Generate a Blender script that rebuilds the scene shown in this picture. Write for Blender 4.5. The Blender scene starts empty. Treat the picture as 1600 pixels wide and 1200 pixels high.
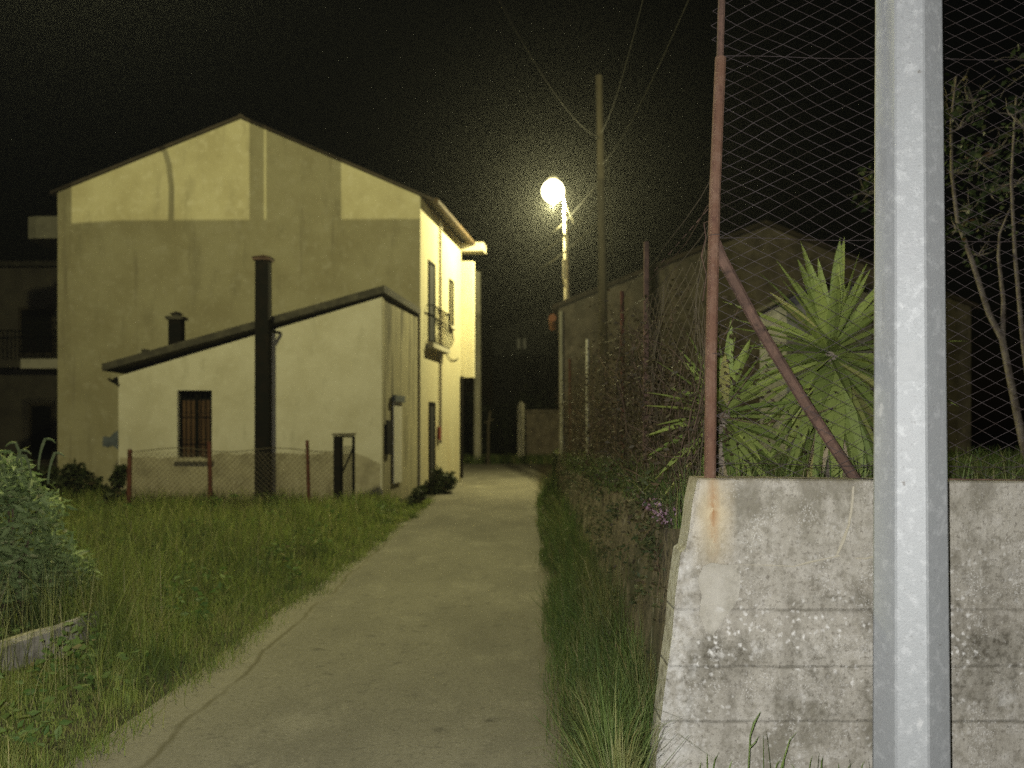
import bpy, math, random
import numpy as np
from mathutils import Vector, noise as mnoise
random.seed(7); RNG = np.random.default_rng(11)
sc = bpy.context.scene; COL = sc.collection
F, HX, HY, EYE = 1500.0, 800.0, 670.0, 1.6
def X(px, d): return (px - HX) / F * d
def Z(py, d): return EYE + (HY - py) / F * d
def W(px, py, d): return Vector((X(px, d), d, Z(py, d)))

# ---------------------------------------------------------------- mesh building
class MB:
    def __init__(s): s.v = []; s.f = []
    def add(s, vs, fs):
        b = len(s.v); s.v += [tuple(v) for v in vs]; s.f += [tuple(b + i for i in f) for f in fs]; return s
    def box(s, x0, x1, y0, y1, z0, z1):
        return s.add([(x0,y0,z0),(x1,y0,z0),(x1,y1,z0),(x0,y1,z0),(x0,y0,z1),(x1,y0,z1),(x1,y1,z1),(x0,y1,z1)],
              [(0,3,2,1),(4,5,6,7),(0,1,5,4),(1,2,6,5),(2,3,7,6),(3,0,4,7)])
    def bar(s, a, b, w, h, up=(0,0,1)):
        a, b = Vector(a), Vector(b); t = (b-a).normalized(); u = Vector(up)
        if abs(t.dot(u)) > .98: u = Vector((0,1,0))
        r = t.cross(u).normalized(); u = r.cross(t)
        q = [(-1,-1),(1,-1),(1,1),(-1,1)]
        return s.add([p + r*i*w/2 + u*j*h/2 for p in (a,b) for i,j in q],
              [(0,3,2,1),(4,5,6,7),(0,1,5,4),(1,2,6,5),(2,3,7,6),(3,0,4,7)])
    def tube(s, pts, rad, n=8, cap=True, rot=0.0):
        pts = [Vector(p) for p in pts]; m = len(pts)
        rad = rad if isinstance(rad, (list, tuple)) else [rad]*m
        vs = []; ref = None
        for i, p in enumerate(pts):
            t = (pts[min(i+1,m-1)] - pts[max(i-1,0)]).normalized()
            if ref is None: ref = Vector((1,0,0)) if abs(t.x) < .8 else Vector((0,1,0))
            r = (ref - t*ref.dot(t)).normalized(); u = t.cross(r); ref = r
            for k in range(n):
                a = rot + 2*math.pi*k/n
                vs.append(p + (r*math.cos(a) + u*math.sin(a))*rad[i])
        fs = [(i*n+k, i*n+(k+1)%n, (i+1)*n+(k+1)%n, (i+1)*n+k) for i in range(m-1) for k in range(n)]
        if cap: fs += [tuple(range(n-1,-1,-1)), tuple((m-1)*n+k for k in range(n))]
        return s.add(vs, fs)
    def lathe(s, c, prof, n=20):
        c = Vector(c)
        vs = [c + Vector((r*math.cos(2*math.pi*k/n), r*math.sin(2*math.pi*k/n), z)) for r, z in prof for k in range(n)]
        m = len(prof)
        fs = [(i*n+k, i*n+(k+1)%n, (i+1)*n+(k+1)%n, (i+1)*n+k) for i in range(m-1) for k in range(n)]
        fs += [tuple(range(n-1,-1,-1)), tuple((m-1)*n+k for k in range(n))]
        return s.add(vs, fs)
    def prism(s, poly, vec):
        vec = Vector(vec); n = len(poly); p = [Vector(q) for q in poly]
        return s.add(p + [q+vec for q in p], [tuple(range(n)), tuple(range(2*n-1,n-1,-1))] +
              [(i, n+i, n+(i+1)%n, (i+1)%n) for i in range(n)])
    def extrude_plan(s, plan, z0, z1):
        return s.prism([(x,y,z0) for x,y in plan], (0,0,z1-z0))
    def build(s, name, m, parent=None, origin=None, smooth=False, recalc=True):
        o = Vector((0,0,0))
        if parent is not None:
            r = parent
            while r.parent: r = r.parent
            o = Vector(r.location)
        elif origin is not None: o = Vector(origin)
        me = bpy.data.meshes.new(name)
        a = np.asarray(s.v, dtype=float) - np.array(o)[None,:]
        me.from_pydata(a.tolist(), [], s.f)
        if recalc:
            import bmesh
            bm = bmesh.new(); bm.from_mesh(me); bmesh.ops.recalc_face_normals(bm, faces=bm.faces); bm.to_mesh(me); bm.free()
        if smooth: me.polygons.foreach_set('use_smooth', [True]*len(me.polygons))
        me.update(); me.materials.append(m)
        ob = bpy.data.objects.new(name, me); COL.objects.link(ob)
        if parent is not None: ob.parent = parent
        else: ob.location = o
        return ob
def mesh_np(name, V, faces, m, parent=None, origin=(0,0,0)):
    """faces: list of int arrays (n,k)"""
    o = Vector(origin)
    if parent is not None:
        r = parent
        while r.parent: r = r.parent
        o = Vector(r.location)
    me = bpy.data.meshes.new(name); V = V - np.array(o)[None,:]
    me.vertices.add(len(V)); me.vertices.foreach_set('co', V.astype(np.float32).ravel())
    loops = np.concatenate([f.ravel() for f in faces]); tot = np.concatenate([np.full(len(f), f.shape[1]) for f in faces])
    st = np.concatenate([[0], np.cumsum(tot)[:-1]])
    me.loops.add(len(loops)); me.loops.foreach_set('vertex_index', loops.astype(np.int32))
    me.polygons.add(len(tot)); me.polygons.foreach_set('loop_start', st.astype(np.int32)); me.polygons.foreach_set('loop_total', tot.astype(np.int32))
    me.update(calc_edges=True); me.validate(); me.materials.append(m)
    ob = bpy.data.objects.new(name, me); COL.objects.link(ob)
    if parent is not None: ob.parent = parent
    else: ob.location = o
    return ob
def thing(name, label, cat, loc, group=None):
    o = bpy.data.objects.new(name, None); COL.objects.link(o); o.location = loc; o.empty_display_size = .2
    return tag(o, label, cat, group)
def tag(o, label=None, cat=None, group=None, kind=None):
    if label: o['label'] = label
    if cat: o['category'] = cat
    if group: o['group'] = group
    if kind: o['kind'] = kind
    return o
def cut(ob, boxes):
    cs = []
    for b in boxes:
        c = b.build('cutter', M['dark'], None); cs.append(c)
        md = ob.modifiers.new('cut', 'BOOLEAN'); md.operation = 'DIFFERENCE'; md.solver = 'EXACT'; md.object = c
        c.location = Vector((0,0,0))
    bpy.context.view_layer.update()
    dg = bpy.context.evaluated_depsgraph_get()
    me = bpy.data.meshes.new_from_object(ob.evaluated_get(dg))
    ob.modifiers.clear(); ob.data = me
    for c in cs: bpy.data.objects.remove(c)

# ---------------------------------------------------------------- materials
def nodes(name):
    m = bpy.data.materials.new(name); m.use_nodes = True
    nt = m.node_tree; bs = nt.nodes['Principled BSDF']
    return m, nt, bs
def ramp(nt, a, b, ca=(0,0,0,1), cb=(1,1,1,1)):
    r = nt.nodes.new('ShaderNodeValToRGB'); e = r.color_ramp.elements
    e[0].position = a; e[1].position = b; e[0].color = ca; e[1].color = cb
    return r
def c4(c): return (c[0], c[1], c[2], 1)
def coords(nt, scale=(1,1,1)):
    tc = nt.nodes.new('ShaderNodeTexCoord'); mp = nt.nodes.new('ShaderNodeMapping'); mp.inputs['Scale'].default_value = scale
    nt.links.new(tc.outputs['Object'], mp.inputs['Vector']); return mp.outputs['Vector']
def noise(nt, vec, scale, detail=5, rough=.6, dist=0):
    n = nt.nodes.new('ShaderNodeTexNoise'); n.inputs['Scale'].default_value = scale; n.inputs['Detail'].default_value = detail
    n.inputs['Roughness'].default_value = rough; n.inputs['Distortion'].default_value = dist
    nt.links.new(vec, n.inputs['Vector']); return n.outputs['Fac']
def mix(nt, fac, a, b, mode='MIX'):
    n = nt.nodes.new('ShaderNodeMix'); n.data_type = 'RGBA'; n.blend_type = mode
    for sock, val in ((n.inputs['Factor'], fac), (n.inputs['A'], a), (n.inputs['B'], b)):
        pass
    fi, ai, bi = n.inputs[0], n.inputs[6], n.inputs[7]
    for s_, v_ in ((fi, fac), (ai, a), (bi, b)):
        if hasattr(v_, 'is_output') or isinstance(v_, bpy.types.NodeSocket): nt.links.new(v_, s_)
        elif isinstance(v_, (int, float)): s_.default_value = v_
        else: s_.default_value = c4(v_)
    return n.outputs[2]
def layered(name, base, layers, rough=.9, bump=0.0, bscale=40, spec=.3, metal=0):
    """layers: (colour, scale, lo, hi, stretch)"""
    m, nt, bs = nodes(name); cur = base
    for col, scale, lo, hi, st in layers:
        f = noise(nt, coords(nt, st), scale, 6, .65)
        r = ramp(nt, lo, hi); nt.links.new(f, r.inputs[0]); cur = mix(nt, r.outputs[0], cur, col)
    if isinstance(cur, tuple): bs.inputs['Base Color'].default_value = c4(cur)
    else: nt.links.new(cur, bs.inputs['Base Color'])
    bs.inputs['Roughness'].default_value = rough; bs.inputs['Specular IOR Level'].default_value = spec; bs.inputs['Metallic'].default_value = metal
    if bump:
        b = nt.nodes.new('ShaderNodeBump'); b.inputs['Strength'].default_value = bump; b.inputs['Distance'].default_value = .02
        nt.links.new(noise(nt, coords(nt), bscale, 6, .7), b.inputs['Height']); nt.links.new(b.outputs[0], bs.inputs['Normal'])
    return m
def leafy(name, a, b, c=None, trans=.25, spec=.25, patch=None):
    """random tint for every leaf or blade"""
    m, nt, bs = nodes(name)
    g = nt.nodes.new('ShaderNodeNewGeometry'); r = ramp(nt, 0, 1, c4(a), c4(b))
    if c: e = r.color_ramp.elements.new(.9); e.color = c4(b); r.color_ramp.elements[2].color = c4(c)
    nt.links.new(g.outputs['Random Per Island'], r.inputs[0])
    colr = r.outputs[0]
    if patch:   # other species growing in drifts
        pf = ramp(nt, .50, .62); nt.links.new(noise(nt, coords(nt, (1,1,.3)), 1.1, 4, .65), pf.inputs[0]); colr = mix(nt, pf.outputs[0], colr, mix(nt, .75, colr, patch))
        pg = ramp(nt, .54, .66); nt.links.new(noise(nt, coords(nt, (1.3,.9,.3)), 2.7, 4, .65), pg.inputs[0]); colr = mix(nt, pg.outputs[0], colr, mix(nt, .6, colr, (.26,.235,.10)))
    nt.links.new(colr, bs.inputs['Base Color']); bs.inputs['Roughness'].default_value = .6; bs.inputs['Specular IOR Level'].default_value = spec
    if trans:
        t = nt.nodes.new('ShaderNodeBsdfTranslucent'); nt.links.new(colr, t.inputs['Color'])
        mx = nt.nodes.new('ShaderNodeMixShader'); mx.inputs[0].default_value = trans
        nt.links.new(bs.outputs[0], mx.inputs[1]); nt.links.new(t.outputs[0], mx.inputs[2])
        nt.links.new(mx.outputs[0], nt.nodes['Material Output'].inputs['Surface'])
    return m
M = {}
I1 = (1,1,1)
M['dark'] = layered('dark', (.012,.012,.012), [])
M['black_metal'] = layered('black_metal', (.008,.008,.007), [((.016,.012,.009), 5, .45, .75, I1)], .9, spec=.08)
M['ochre'] = layered('ochre_render', (.46,.415,.26), [((.38,.335,.20), .7, .42, .62, I1), ((.31,.275,.17), 2.2, .55, .75, (1,1,.3)), ((.52,.475,.33), 5, .52, .75, I1), ((.26,.235,.15), 30, .55, .85, I1), ((.27,.235,.15), 1.6, .6, .75, (1.6,1,.12))], .95, .35, 60)
M['cream'] = layered('cream_render', (.56,.52,.40), [((.47,.43,.31), 1.1, .42, .66, I1), ((.40,.37,.27), 3, .56, .8, (1,1,.4)), ((.62,.59,.48), 8, .55, .8, I1)], .95, .3, 55)
M['yellow_side'] = layered('pale_render', (.48,.44,.29), [((.44,.38,.23), 1.5, .45, .7, (1,1,.3)), ((.36,.31,.19), 4, .58, .85, (1,1,.2))], .95, .25, 50)
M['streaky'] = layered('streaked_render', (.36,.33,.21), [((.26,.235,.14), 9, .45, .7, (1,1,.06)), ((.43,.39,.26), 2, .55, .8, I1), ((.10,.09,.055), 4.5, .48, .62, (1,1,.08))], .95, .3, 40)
M['old_patch'] = layered('worn_plinth', (.36,.32,.22), [((.24,.21,.14), 2.5, .45, .65, I1), ((.45,.41,.3), 7, .52, .75, I1)], 1, .6, 30)
M['roof'] = layered('roof_edge', (.055,.042,.03), [((.03,.025,.02), 4, .4, .7, I1), ((.09,.065,.045), 9, .55, .8, I1)], .95, .5, 30)
M['eave_wood'] = layered('eave_wood', (.075,.048,.022), [((.04,.027,.014), 3, .4, .7, (1,1,1))], .9)
M['bitumen'] = layered('bitumen_edge', (.05,.045,.035), [((.1,.09,.065), 5, .45, .7, I1)], .95, .5, 30)
M['stone'] = layered('rough_stone', (.16,.135,.10), [((.09,.075,.055), 3, .42, .6, I1), ((.24,.20,.15), 5, .58, .75, I1), ((.055,.05,.035), 1.2, .5, .75, (1,1,.5))], 1, 1.0, 9)
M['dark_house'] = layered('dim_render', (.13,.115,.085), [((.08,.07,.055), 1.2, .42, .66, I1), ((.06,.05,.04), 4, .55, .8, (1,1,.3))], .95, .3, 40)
M['pale_slab'] = layered('pale_slab', (.42,.39,.30), [((.28,.26,.2), 2.5, .45, .7, I1)], .95)
M['grey_render'] = layered('grey_render', (.28,.275,.27), [((.15,.145,.14), 2, .42, .66, I1), ((.1,.095,.085), 5, .58, .8, (1,1,.4))], .95, .3, 30)
M['rust'] = layered('rusty_paint', (.135,.072,.045), [((.18,.11,.075), 12, .45, .65, I1), ((.09,.042,.03), 22, .5, .72, (1,1,.5)), ((.2,.15,.12), 50, .62, .8, I1)], .85, .5, 90)
M['brown_iron'] = layered('brown_iron', (.095,.058,.042), [((.15,.09,.065), 9, .45, .65, I1), ((.05,.032,.025), 20, .5, .7, I1)], .85, .5, 90)
M['dark_rust'] = layered('dark_rust', (.10,.035,.022), [((.05,.02,.014), 9, .45, .65, I1)], .9)
M['wire'] = layered('fence_wire', (.062,.05,.05), [((.03,.02,.016), 7, .45, .65, I1)], .7, metal=.2)
M['wire_far'] = layered('thin_wire', (.11,.09,.06), [], .7)
M['wood_pole'] = layered('weathered_wood', (.075,.062,.04), [((.04,.032,.02), 14, .42, .65, (1,1,.05)), ((.11,.09,.06), 6, .55, .75, (1,1,.2))], .95, .5, 40)
M['grey_post'] = layered('grey_post', (.34,.32,.25), [((.2,.19,.14), 3, .45, .7, (1,1,.3))], .95)
M['cable'] = layered('cable', (.045,.042,.03), [], .9, spec=.1)
M['curtain'] = layered('brown_shutter', (.085,.045,.02), [((.04,.022,.011), 16, .45, .6, (1,1,.05)), ((.12,.07,.035), 3, .55, .75, (1,1,.5))], .8)
M['terracotta'] = layered('terracotta', (.34,.13,.065), [((.2,.08,.045), 9, .45, .65, I1)], .9)
M['trunk'] = layered('pale_bark', (.20,.17,.13), [((.10,.08,.06), 11, .44, .62, (1,1,.5)), ((.28,.25,.2), 25, .56, .7, (1,1,2))], .95, .5, 50)
M['twig'] = layered('dead_twig', (.11,.075,.05), [((.06,.04,.027), 8, .4, .65, I1)], .95)
M['white_pipe'] = layered('white_pipe', (.6,.58,.5), [((.45,.42,.33), 5, .5, .75, I1)], .6)
M['red'] = layered('red_box', (.20,.05,.03), [], .8)
M['blue_grey'] = layered('blue_grey_sheet', (.11,.125,.14), [((.06,.07,.08), 9, .45, .65, I1)], .7)
M['gutter'] = layered('zinc_gutter', (.4,.36,.27), [((.28,.24,.16), 4, .5, .7, I1)], .6)
M['soil'] = layered('soil', (.045,.042,.02), [((.03,.034,.012), 1.5, .42, .62, I1), ((.075,.06,.035), 9, .52, .75, I1)], 1, .8, 14)
M['garden_soil'] = layered('garden_soil', (.05,.055,.022), [((.025,.04,.012), 2, .42, .62, I1), ((.09,.075,.04), 9, .55, .75, I1)], 1, .8, 14)
M['grass'] = leafy('grass_blade', (.12,.18,.035), (.25,.29,.075), (.38,.34,.16), .4, patch=(.045,.075,.022))
M['grass_right'] = leafy('verge_blade', (.055,.10,.024), (.13,.175,.05), (.28,.245,.12), .35, patch=(.05,.06,.025))
M['shrub'] = leafy('shrub_leaf', (.12,.18,.06), (.24,.31,.12), (.32,.34,.16))
M['dark_leaf'] = leafy('dark_leaf', (.028,.042,.015), (.06,.07,.026), (.085,.06,.035))
M['hedge'] = leafy('hedge_leaf', (.010,.016,.006), (.024,.032,.01), None)
M['tree_leaf'] = leafy('tree_leaf', (.022,.04,.014), (.055,.075,.024), (.10,.055,.02))
M['ivy'] = leafy('creeper_leaf', (.035,.030,.014), (.06,.045,.024), (.10,.07,.04))
M['pink'] = leafy('pink_petal', (.20,.11,.16), (.32,.22,.27), None)
M['yucca'] = leafy('yucca_leaf', (.14,.195,.045), (.24,.29,.075), (.30,.28,.10), .18, .4)
M['dry_leaf'] = leafy('dry_leaf', (.26,.21,.12), (.40,.34,.22), None, .15)
M['stalk'] = leafy('seed_stalk', (.16,.19,.05), (.27,.27,.10), (.40,.35,.2))
M['weed'] = leafy('weed_leaf', (.11,.17,.04), (.18,.25,.07), None)

def m_road():
    m, nt, bs = nodes('worn_lane')
    v = coords(nt); cur = (.185,.173,.135)
    def lay(col, sc_, lo, hi, st=I1, dist=0):
        nonlocal cur
        r = ramp(nt, lo, hi); nt.links.new(noise(nt, coords(nt, st), sc_, 6, .65, dist), r.inputs[0]); cur = mix(nt, r.outputs[0], cur, col)
    lay((.125,.117,.092), .6, .42, .62, (1,.4,1)); lay((.235,.22,.175), 1.4, .54, .72, (1,.5,1))
    lay((.115,.108,.085), 40, .5, .7); lay((.26,.245,.20), 60, .56, .74); lay((.08,.075,.06), 6, .58, .75)
    # gravel shoulder on the left and the dark broken joint beside it
    sx = nt.nodes.new('ShaderNodeSeparateXYZ'); nt.links.new(v, sx.inputs[0])
    wob = nt.nodes.new('ShaderNodeMath'); wob.operation = 'MULTIPLY_ADD'; wob.inputs[1].default_value = .26; wob.inputs[2].default_value = -.13
    nt.links.new(noise(nt, coords(nt, (.0,.9,0)), 1.0, 6, .6), wob.inputs[0])
    ad = nt.nodes.new('ShaderNodeMath'); ad.operation = 'ADD'; nt.links.new(sx.outputs[0], ad.inputs[0]); nt.links.new(wob.outputs[0], ad.inputs[1])
    sub = nt.nodes.new('ShaderNodeMath'); sub.operation = 'ADD'; sub.inputs[1].default_value = 1.76; nt.links.new(ad.outputs[0], sub.inputs[0])
    rs = ramp(nt, .0, .06, (1,1,1,1), (0,0,0,1)); nt.links.new(sub.outputs[0], rs.inputs[0])
    cur = mix(nt, rs.outputs[0], cur, mix(nt, .22, cur, (.28,.26,.20)))
    ab = nt.nodes.new('ShaderNodeMath'); ab.operation = 'ABSOLUTE'; nt.links.new(sub.outputs[0], ab.inputs[0])
    rc = ramp(nt, .004, .028, (1,1,1,1), (0,0,0,1)); nt.links.new(ab.outputs[0], rc.inputs[0])
    brk = ramp(nt, .30, .50); nt.links.new(noise(nt, coords(nt, (1,.7,1)), 1.3, 3), brk.inputs[0])
    mu = nt.nodes.new('ShaderNodeMath'); mu.operation = 'MULTIPLY'; nt.links.new(rc.outputs[0], mu.inputs[0]); nt.links.new(brk.outputs[0], mu.inputs[1])
    cur = mix(nt, mu.outputs[0], cur, (.115,.105,.07))
    # darker brown along the right-hand edge
    rr = nt.nodes.new('ShaderNodeMath'); rr.operation = 'MULTIPLY_ADD'; rr.inputs[1].default_value = -.021; nt.links.new(sx.outputs[1], rr.inputs[0]); nt.links.new(ad.outputs[0], rr.inputs[2])
    re = ramp(nt, .02, .36); nt.links.new(rr.outputs[0], re.inputs[0])
    cur = mix(nt, re.outputs[0], cur, (.06,.05,.03))
    nt.links.new(cur, bs.inputs['Base Color']); bs.inputs['Roughness'].default_value = .95; bs.inputs['Specular IOR Level'].default_value = .15
    b = nt.nodes.new('ShaderNodeBump'); b.inputs['Strength'].default_value = .3; b.inputs['Distance'].default_value = .02
    nt.links.new(noise(nt, coords(nt), 60, 6, .7), b.inputs['Height']); nt.links.new(b.outputs[0], bs.inputs['Normal'])
    return m
M['road'] = m_road()

def m_concrete():
    """board-marked old concrete: seams, lichen, black algae, rust run under the post"""
    m, nt, bs = nodes('old_concrete'); cur = (.41,.39,.335); v = coords(nt)
    def fac(sc_, lo, hi, st=I1, dist=0, det=6):
        r = ramp(nt, lo, hi); nt.links.new(noise(nt, coords(nt, st), sc_, det, .65, dist), r.inputs[0]); return r.outputs[0]
    def mul(a, b):
        n = nt.nodes.new('ShaderNodeMath'); n.operation = 'MULTIPLY'; nt.links.new(a, n.inputs[0])
        if isinstance(b, float): n.inputs[1].default_value = b
        else: nt.links.new(b, n.inputs[1])
        return n.outputs[0]
    cur = mix(nt, fac(2.2, .42, .68), cur, (.31,.29,.24)); cur = mix(nt, fac(9, .48, .7), cur, (.47,.45,.40))
    cur = mix(nt, mul(fac(15, .5, .62), .7), cur, (.20,.185,.145)); cur = mix(nt, mul(fac(3.4, .52, .62, (1,1,.6)), .8), cur, (.16,.148,.11)); cur = mix(nt, mul(fac(6, .54, .68, (1,1,.14)), .5), cur, (.20,.185,.15))
    cur = mix(nt, mul(fac(55, .54, .64), .8), cur, (.15,.135,.11))
    sx = nt.nodes.new('ShaderNodeSeparateXYZ'); nt.links.new(v, sx.inputs[0])
    def band(sock, c, w):
        a = nt.nodes.new('ShaderNodeMath'); a.operation = 'SUBTRACT'; nt.links.new(sock, a.inputs[0]); a.inputs[1].default_value = c
        b = nt.nodes.new('ShaderNodeMath'); b.operation = 'ABSOLUTE'; nt.links.new(a.outputs[0], b.inputs[0])
        r = ramp(nt, 0, w, (1,1,1,1), (0,0,0,1)); nt.links.new(b.outputs[0], r.inputs[0]); return r.outputs[0]
    zz = nt.nodes.new('ShaderNodeMath'); zz.operation = 'MULTIPLY_ADD'; zz.inputs[1].default_value = .022
    nt.links.new(noise(nt, coords(nt, (1,1,0)), 7, 5), zz.inputs[0]); nt.links.new(sx.outputs[2], zz.inputs[2])
    # algae in the middle height
    al = mul(band(sx.outputs[2], .66, .48), fac(3.2, .42, .58, (1,1,.7)))
    cur = mix(nt, mul(al, .8), cur, (.12,.112,.085))
    al2 = mul(al, fac(30, .48, .6)); cur = mix(nt, mul(al2, .9), cur, (.05,.044,.03))
    hs = None
    for zc in (.285, .53, .785):
        k = mul(band(zz.outputs[0], zc+.011, .011), fac(2.2, .46, .60, (1,1,3)))
        cur = mix(nt, mul(k, .8), cur, (.125,.115,.085))
        h = band(zz.outputs[0], zc+.011, .012)
        if hs is None: hs = h
        else:
            a = nt.nodes.new('ShaderNodeMath'); a.operation = 'ADD'; nt.links.new(hs, a.inputs[0]); nt.links.new(h, a.inputs[1]); hs = a.outputs[0]
    # board to board tone
    st = nt.nodes.new('ShaderNodeTexVoronoi'); st.inputs['Scale'].default_value = 1.0
    nt.links.new(coords(nt, (.02,.02,4.1)), st.inputs['Vector'])
    sg = nt.nodes.new('ShaderNodeSeparateColor'); nt.links.new(st.outputs['Color'], sg.inputs[0])
    cur = mix(nt, mul(sg.outputs[0], .35), cur, (.30,.275,.23))
    # white lichen spots
    vo = nt.nodes.new('ShaderNodeTexVoronoi'); vo.inputs['Scale'].default_value = 38
    dn = nt.nodes.new('ShaderNodeTexNoise'); dn.inputs['Scale'].default_value = 45; dn.inputs['Detail'].default_value = 4; nt.links.new(v, dn.inputs['Vector'])
    dm = nt.nodes.new('ShaderNodeVectorMath'); dm.operation = 'MULTIPLY_ADD'; dm.inputs[1].default_value = (.035,.035,.035); nt.links.new(dn.outputs['Color'], dm.inputs[0]); nt.links.new(v, dm.inputs[2])
    nt.links.new(dm.outputs[0], vo.inputs['Vector'])
    rl = ramp(nt, .12, .46, (1,1,1,1), (0,0,0,1)); nt.links.new(vo.outputs['Distance'], rl.inputs[0])
    vc = nt.nodes.new('ShaderNodeSeparateColor'); nt.links.new(vo.outputs['Color'], vc.inputs[0]); rp = ramp(nt, .45, .6); nt.links.new(vc.outputs[0], rp.inputs[0])
    li = mul(mul(mul(rl.outputs[0], rp.outputs[0]), fac(3.6, .46, .56)), band(sx.outputs[2], .62, .75))
    big = fac(5.5, .60, .66, (1,1,.8)); cur = mix(nt, mul(mul(big, band(sx.outputs[2], .55, .5)), .55), cur, (.66,.65,.61))
    cur = mix(nt, li, cur, (.68,.67,.63))
    vo2 = nt.nodes.new('ShaderNodeTexVoronoi'); vo2.inputs['Scale'].default_value = 95; nt.links.new(dm.outputs[0], vo2.inputs['Vector'])
    rl2 = ramp(nt, .22, .40, (1,1,1,1), (0,0,0,1)); nt.links.new(vo2.outputs['Distance'], rl2.inputs[0])
    cur = mix(nt, mul(mul(rl2.outputs[0], fac(6, .48, .62)), .6), cur, (.62,.61,.57))
    # pale edge on the left end (washed lime)
    xe = ramp(nt, .05, .16, (1,1,1,1), (0,0,0,1)); nt.links.new(sx.outputs[0], xe.inputs[0])
    cur = mix(nt, mul(xe.outputs[0], mul(fac(16, .42, .6), .75)), cur, (.55,.54,.5))
    # rust run below the post
    ru = mul(band(sx.outputs[0], .20, .11), band(sx.outputs[2], 1.22, .30))
    cur = mix(nt, mul(ru, fac(7, .2, .45, (1,1,.5))), cur, (.56,.47,.30))
    ru2 = mul(band(sx.outputs[0], .20, .035), band(sx.outputs[2], 1.23, .24))
    cur = mix(nt, mul(ru2, fac(24, .40, .52, (1,1,.6))), cur, (.32,.18,.085))
    # green damp below the coping
    tp = mul(band(sx.outputs[2], 1.40, .05), fac(8, .35, .55)); cur = mix(nt, mul(tp, .8), cur, (.13,.105,.05))
    nt.links.new(cur, bs.inputs['Base Color']); bs.inputs['Roughness'].default_value = .95; bs.inputs['Specular IOR Level'].default_value = .15
    b = nt.nodes.new('ShaderNodeBump'); b.inputs['Strength'].default_value = .7; b.inputs['Distance'].default_value = .012
    nt.links.new(noise(nt, v, 45, 8, .7), b.inputs['Height'])
    b2 = nt.nodes.new('ShaderNodeBump'); b2.inputs['Strength'].default_value = .6; b2.inputs['Distance'].default_value = .012; b2.invert = True
    nt.links.new(hs, b2.inputs['Height']); nt.links.new(b.outputs[0], b2.inputs['Normal']); nt.links.new(b2.outputs[0], bs.inputs['Normal'])
    return m
M['concrete'] = m_concrete()
M['side_stone'] = layered('side_wall', (.15,.125,.09), [((.075,.062,.038), 6, .42, .6, (1,1,.8)), ((.05,.045,.025), 17, .5, .64, I1), ((.035,.04,.016), 2, .5, .7, I1), ((.34,.32,.28), 9, .63, .72, (1,1,.45))], 1, .9, 18)
M['kerb'] = layered('kerb_concrete', (.34,.315,.25), [((.17,.16,.12), 4, .42, .62, I1), ((.4,.385,.35), 12, .55, .72, I1)], .95, .7, 25)
def m_pole():
    m, nt, bs = nodes('spun_concrete'); cur = (.30,.315,.32)
    for col, sc_, lo, hi, st in [((.30,.312,.318), 3, .42, .62, (1,1,.5)), ((.385,.40,.405), 22, .52, .66, I1), ((.25,.258,.26), 80, .56, .68, I1), ((.44,.45,.45), 9, .64, .70, (1,1,.5)), ((.24,.246,.246), 6, .60, .72, (1,1,.10)), ((.17,.165,.155), 19, .68, .74, (1,1,.8))]:
        r = ramp(nt, lo, hi); nt.links.new(noise(nt, coords(nt, st), sc_, 6, .65), r.inputs[0]); cur = mix(nt, r.outputs[0], cur, col)
    nt.links.new(cur, bs.inputs['Base Color']); bs.inputs['Roughness'].default_value = .55; bs.inputs['Metallic'].default_value = .15; bs.inputs['Specular IOR Level'].default_value = .4
    b = nt.nodes.new('ShaderNodeBump'); b.inputs['Strength'].default_value = .25; b.inputs['Distance'].default_value = .006
    nt.links.new(noise(nt, coords(nt), 120, 5, .7), b.inputs['Height']); nt.links.new(b.outputs[0], bs.inputs['Normal'])
    return m
M['pole'] = m_pole()
M['pole_patch'] = layered('pole_patch', (.385,.40,.405), [((.34,.355,.36), 25, .45, .7, I1)], .8)
def emit(name, col, s):
    m, nt, bs = nodes(name); bs.inputs['Base Color'].default_value = (.01,.01,.01,1); bs.inputs['Emission Color'].default_value = c4(col); bs.inputs['Emission Strength'].default_value = s
    return m
LAMP_S = 7
M['globe'] = emit('lamp_globe', (1,.92,.55), LAMP_S); M['globe'].cycles.emission_sampling = 'NONE'
M['dim_window'] = emit('dim_window', (.9,.75,.35), .012)
M['glass'] = layered('dark_pane', (.01,.011,.012), [], .12, spec=.5)

# ---------------------------------------------------------------- foliage helpers
def blades(name, P, H, Wd, m, lean=.35, parent=None, origin=(0,0,0)):
    n = len(P); a = RNG.uniform(0, 2*np.pi, n); la = RNG.uniform(0, 2*np.pi, n); L = np.abs(RNG.normal(0, lean, n)) * H
    side = np.stack([np.cos(a), np.sin(a), np.zeros(n)], 1) * (Wd/2)[:,None]
    ln = np.stack([np.cos(la), np.sin(la), np.zeros(n)], 1) * L[:,None]
    up = np.zeros((n,3)); up[:,2] = H
    v = np.empty((n,7,3))
    v[:,0] = P - side; v[:,1] = P + side
    v[:,2] = P - side*.85 + up*.45 + ln*.25; v[:,3] = P + side*.85 + up*.45 + ln*.25
    v[:,4] = P - side*.5 + up*.8 + ln*.62; v[:,5] = P + side*.5 + up*.8 + ln*.62
    v[:,6] = P + up*(1 - .25*(L/H)[:,None]) + ln
    b = (np.arange(n)*7)[:,None]
    q = np.concatenate([b+np.array([[0,1,3,2]]), b+np.array([[2,3,5,4]])]); t = b+np.array([[4,5,6]])
    return mesh_np(name, v.reshape(-1,3), [q, t], m, parent, origin)
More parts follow.
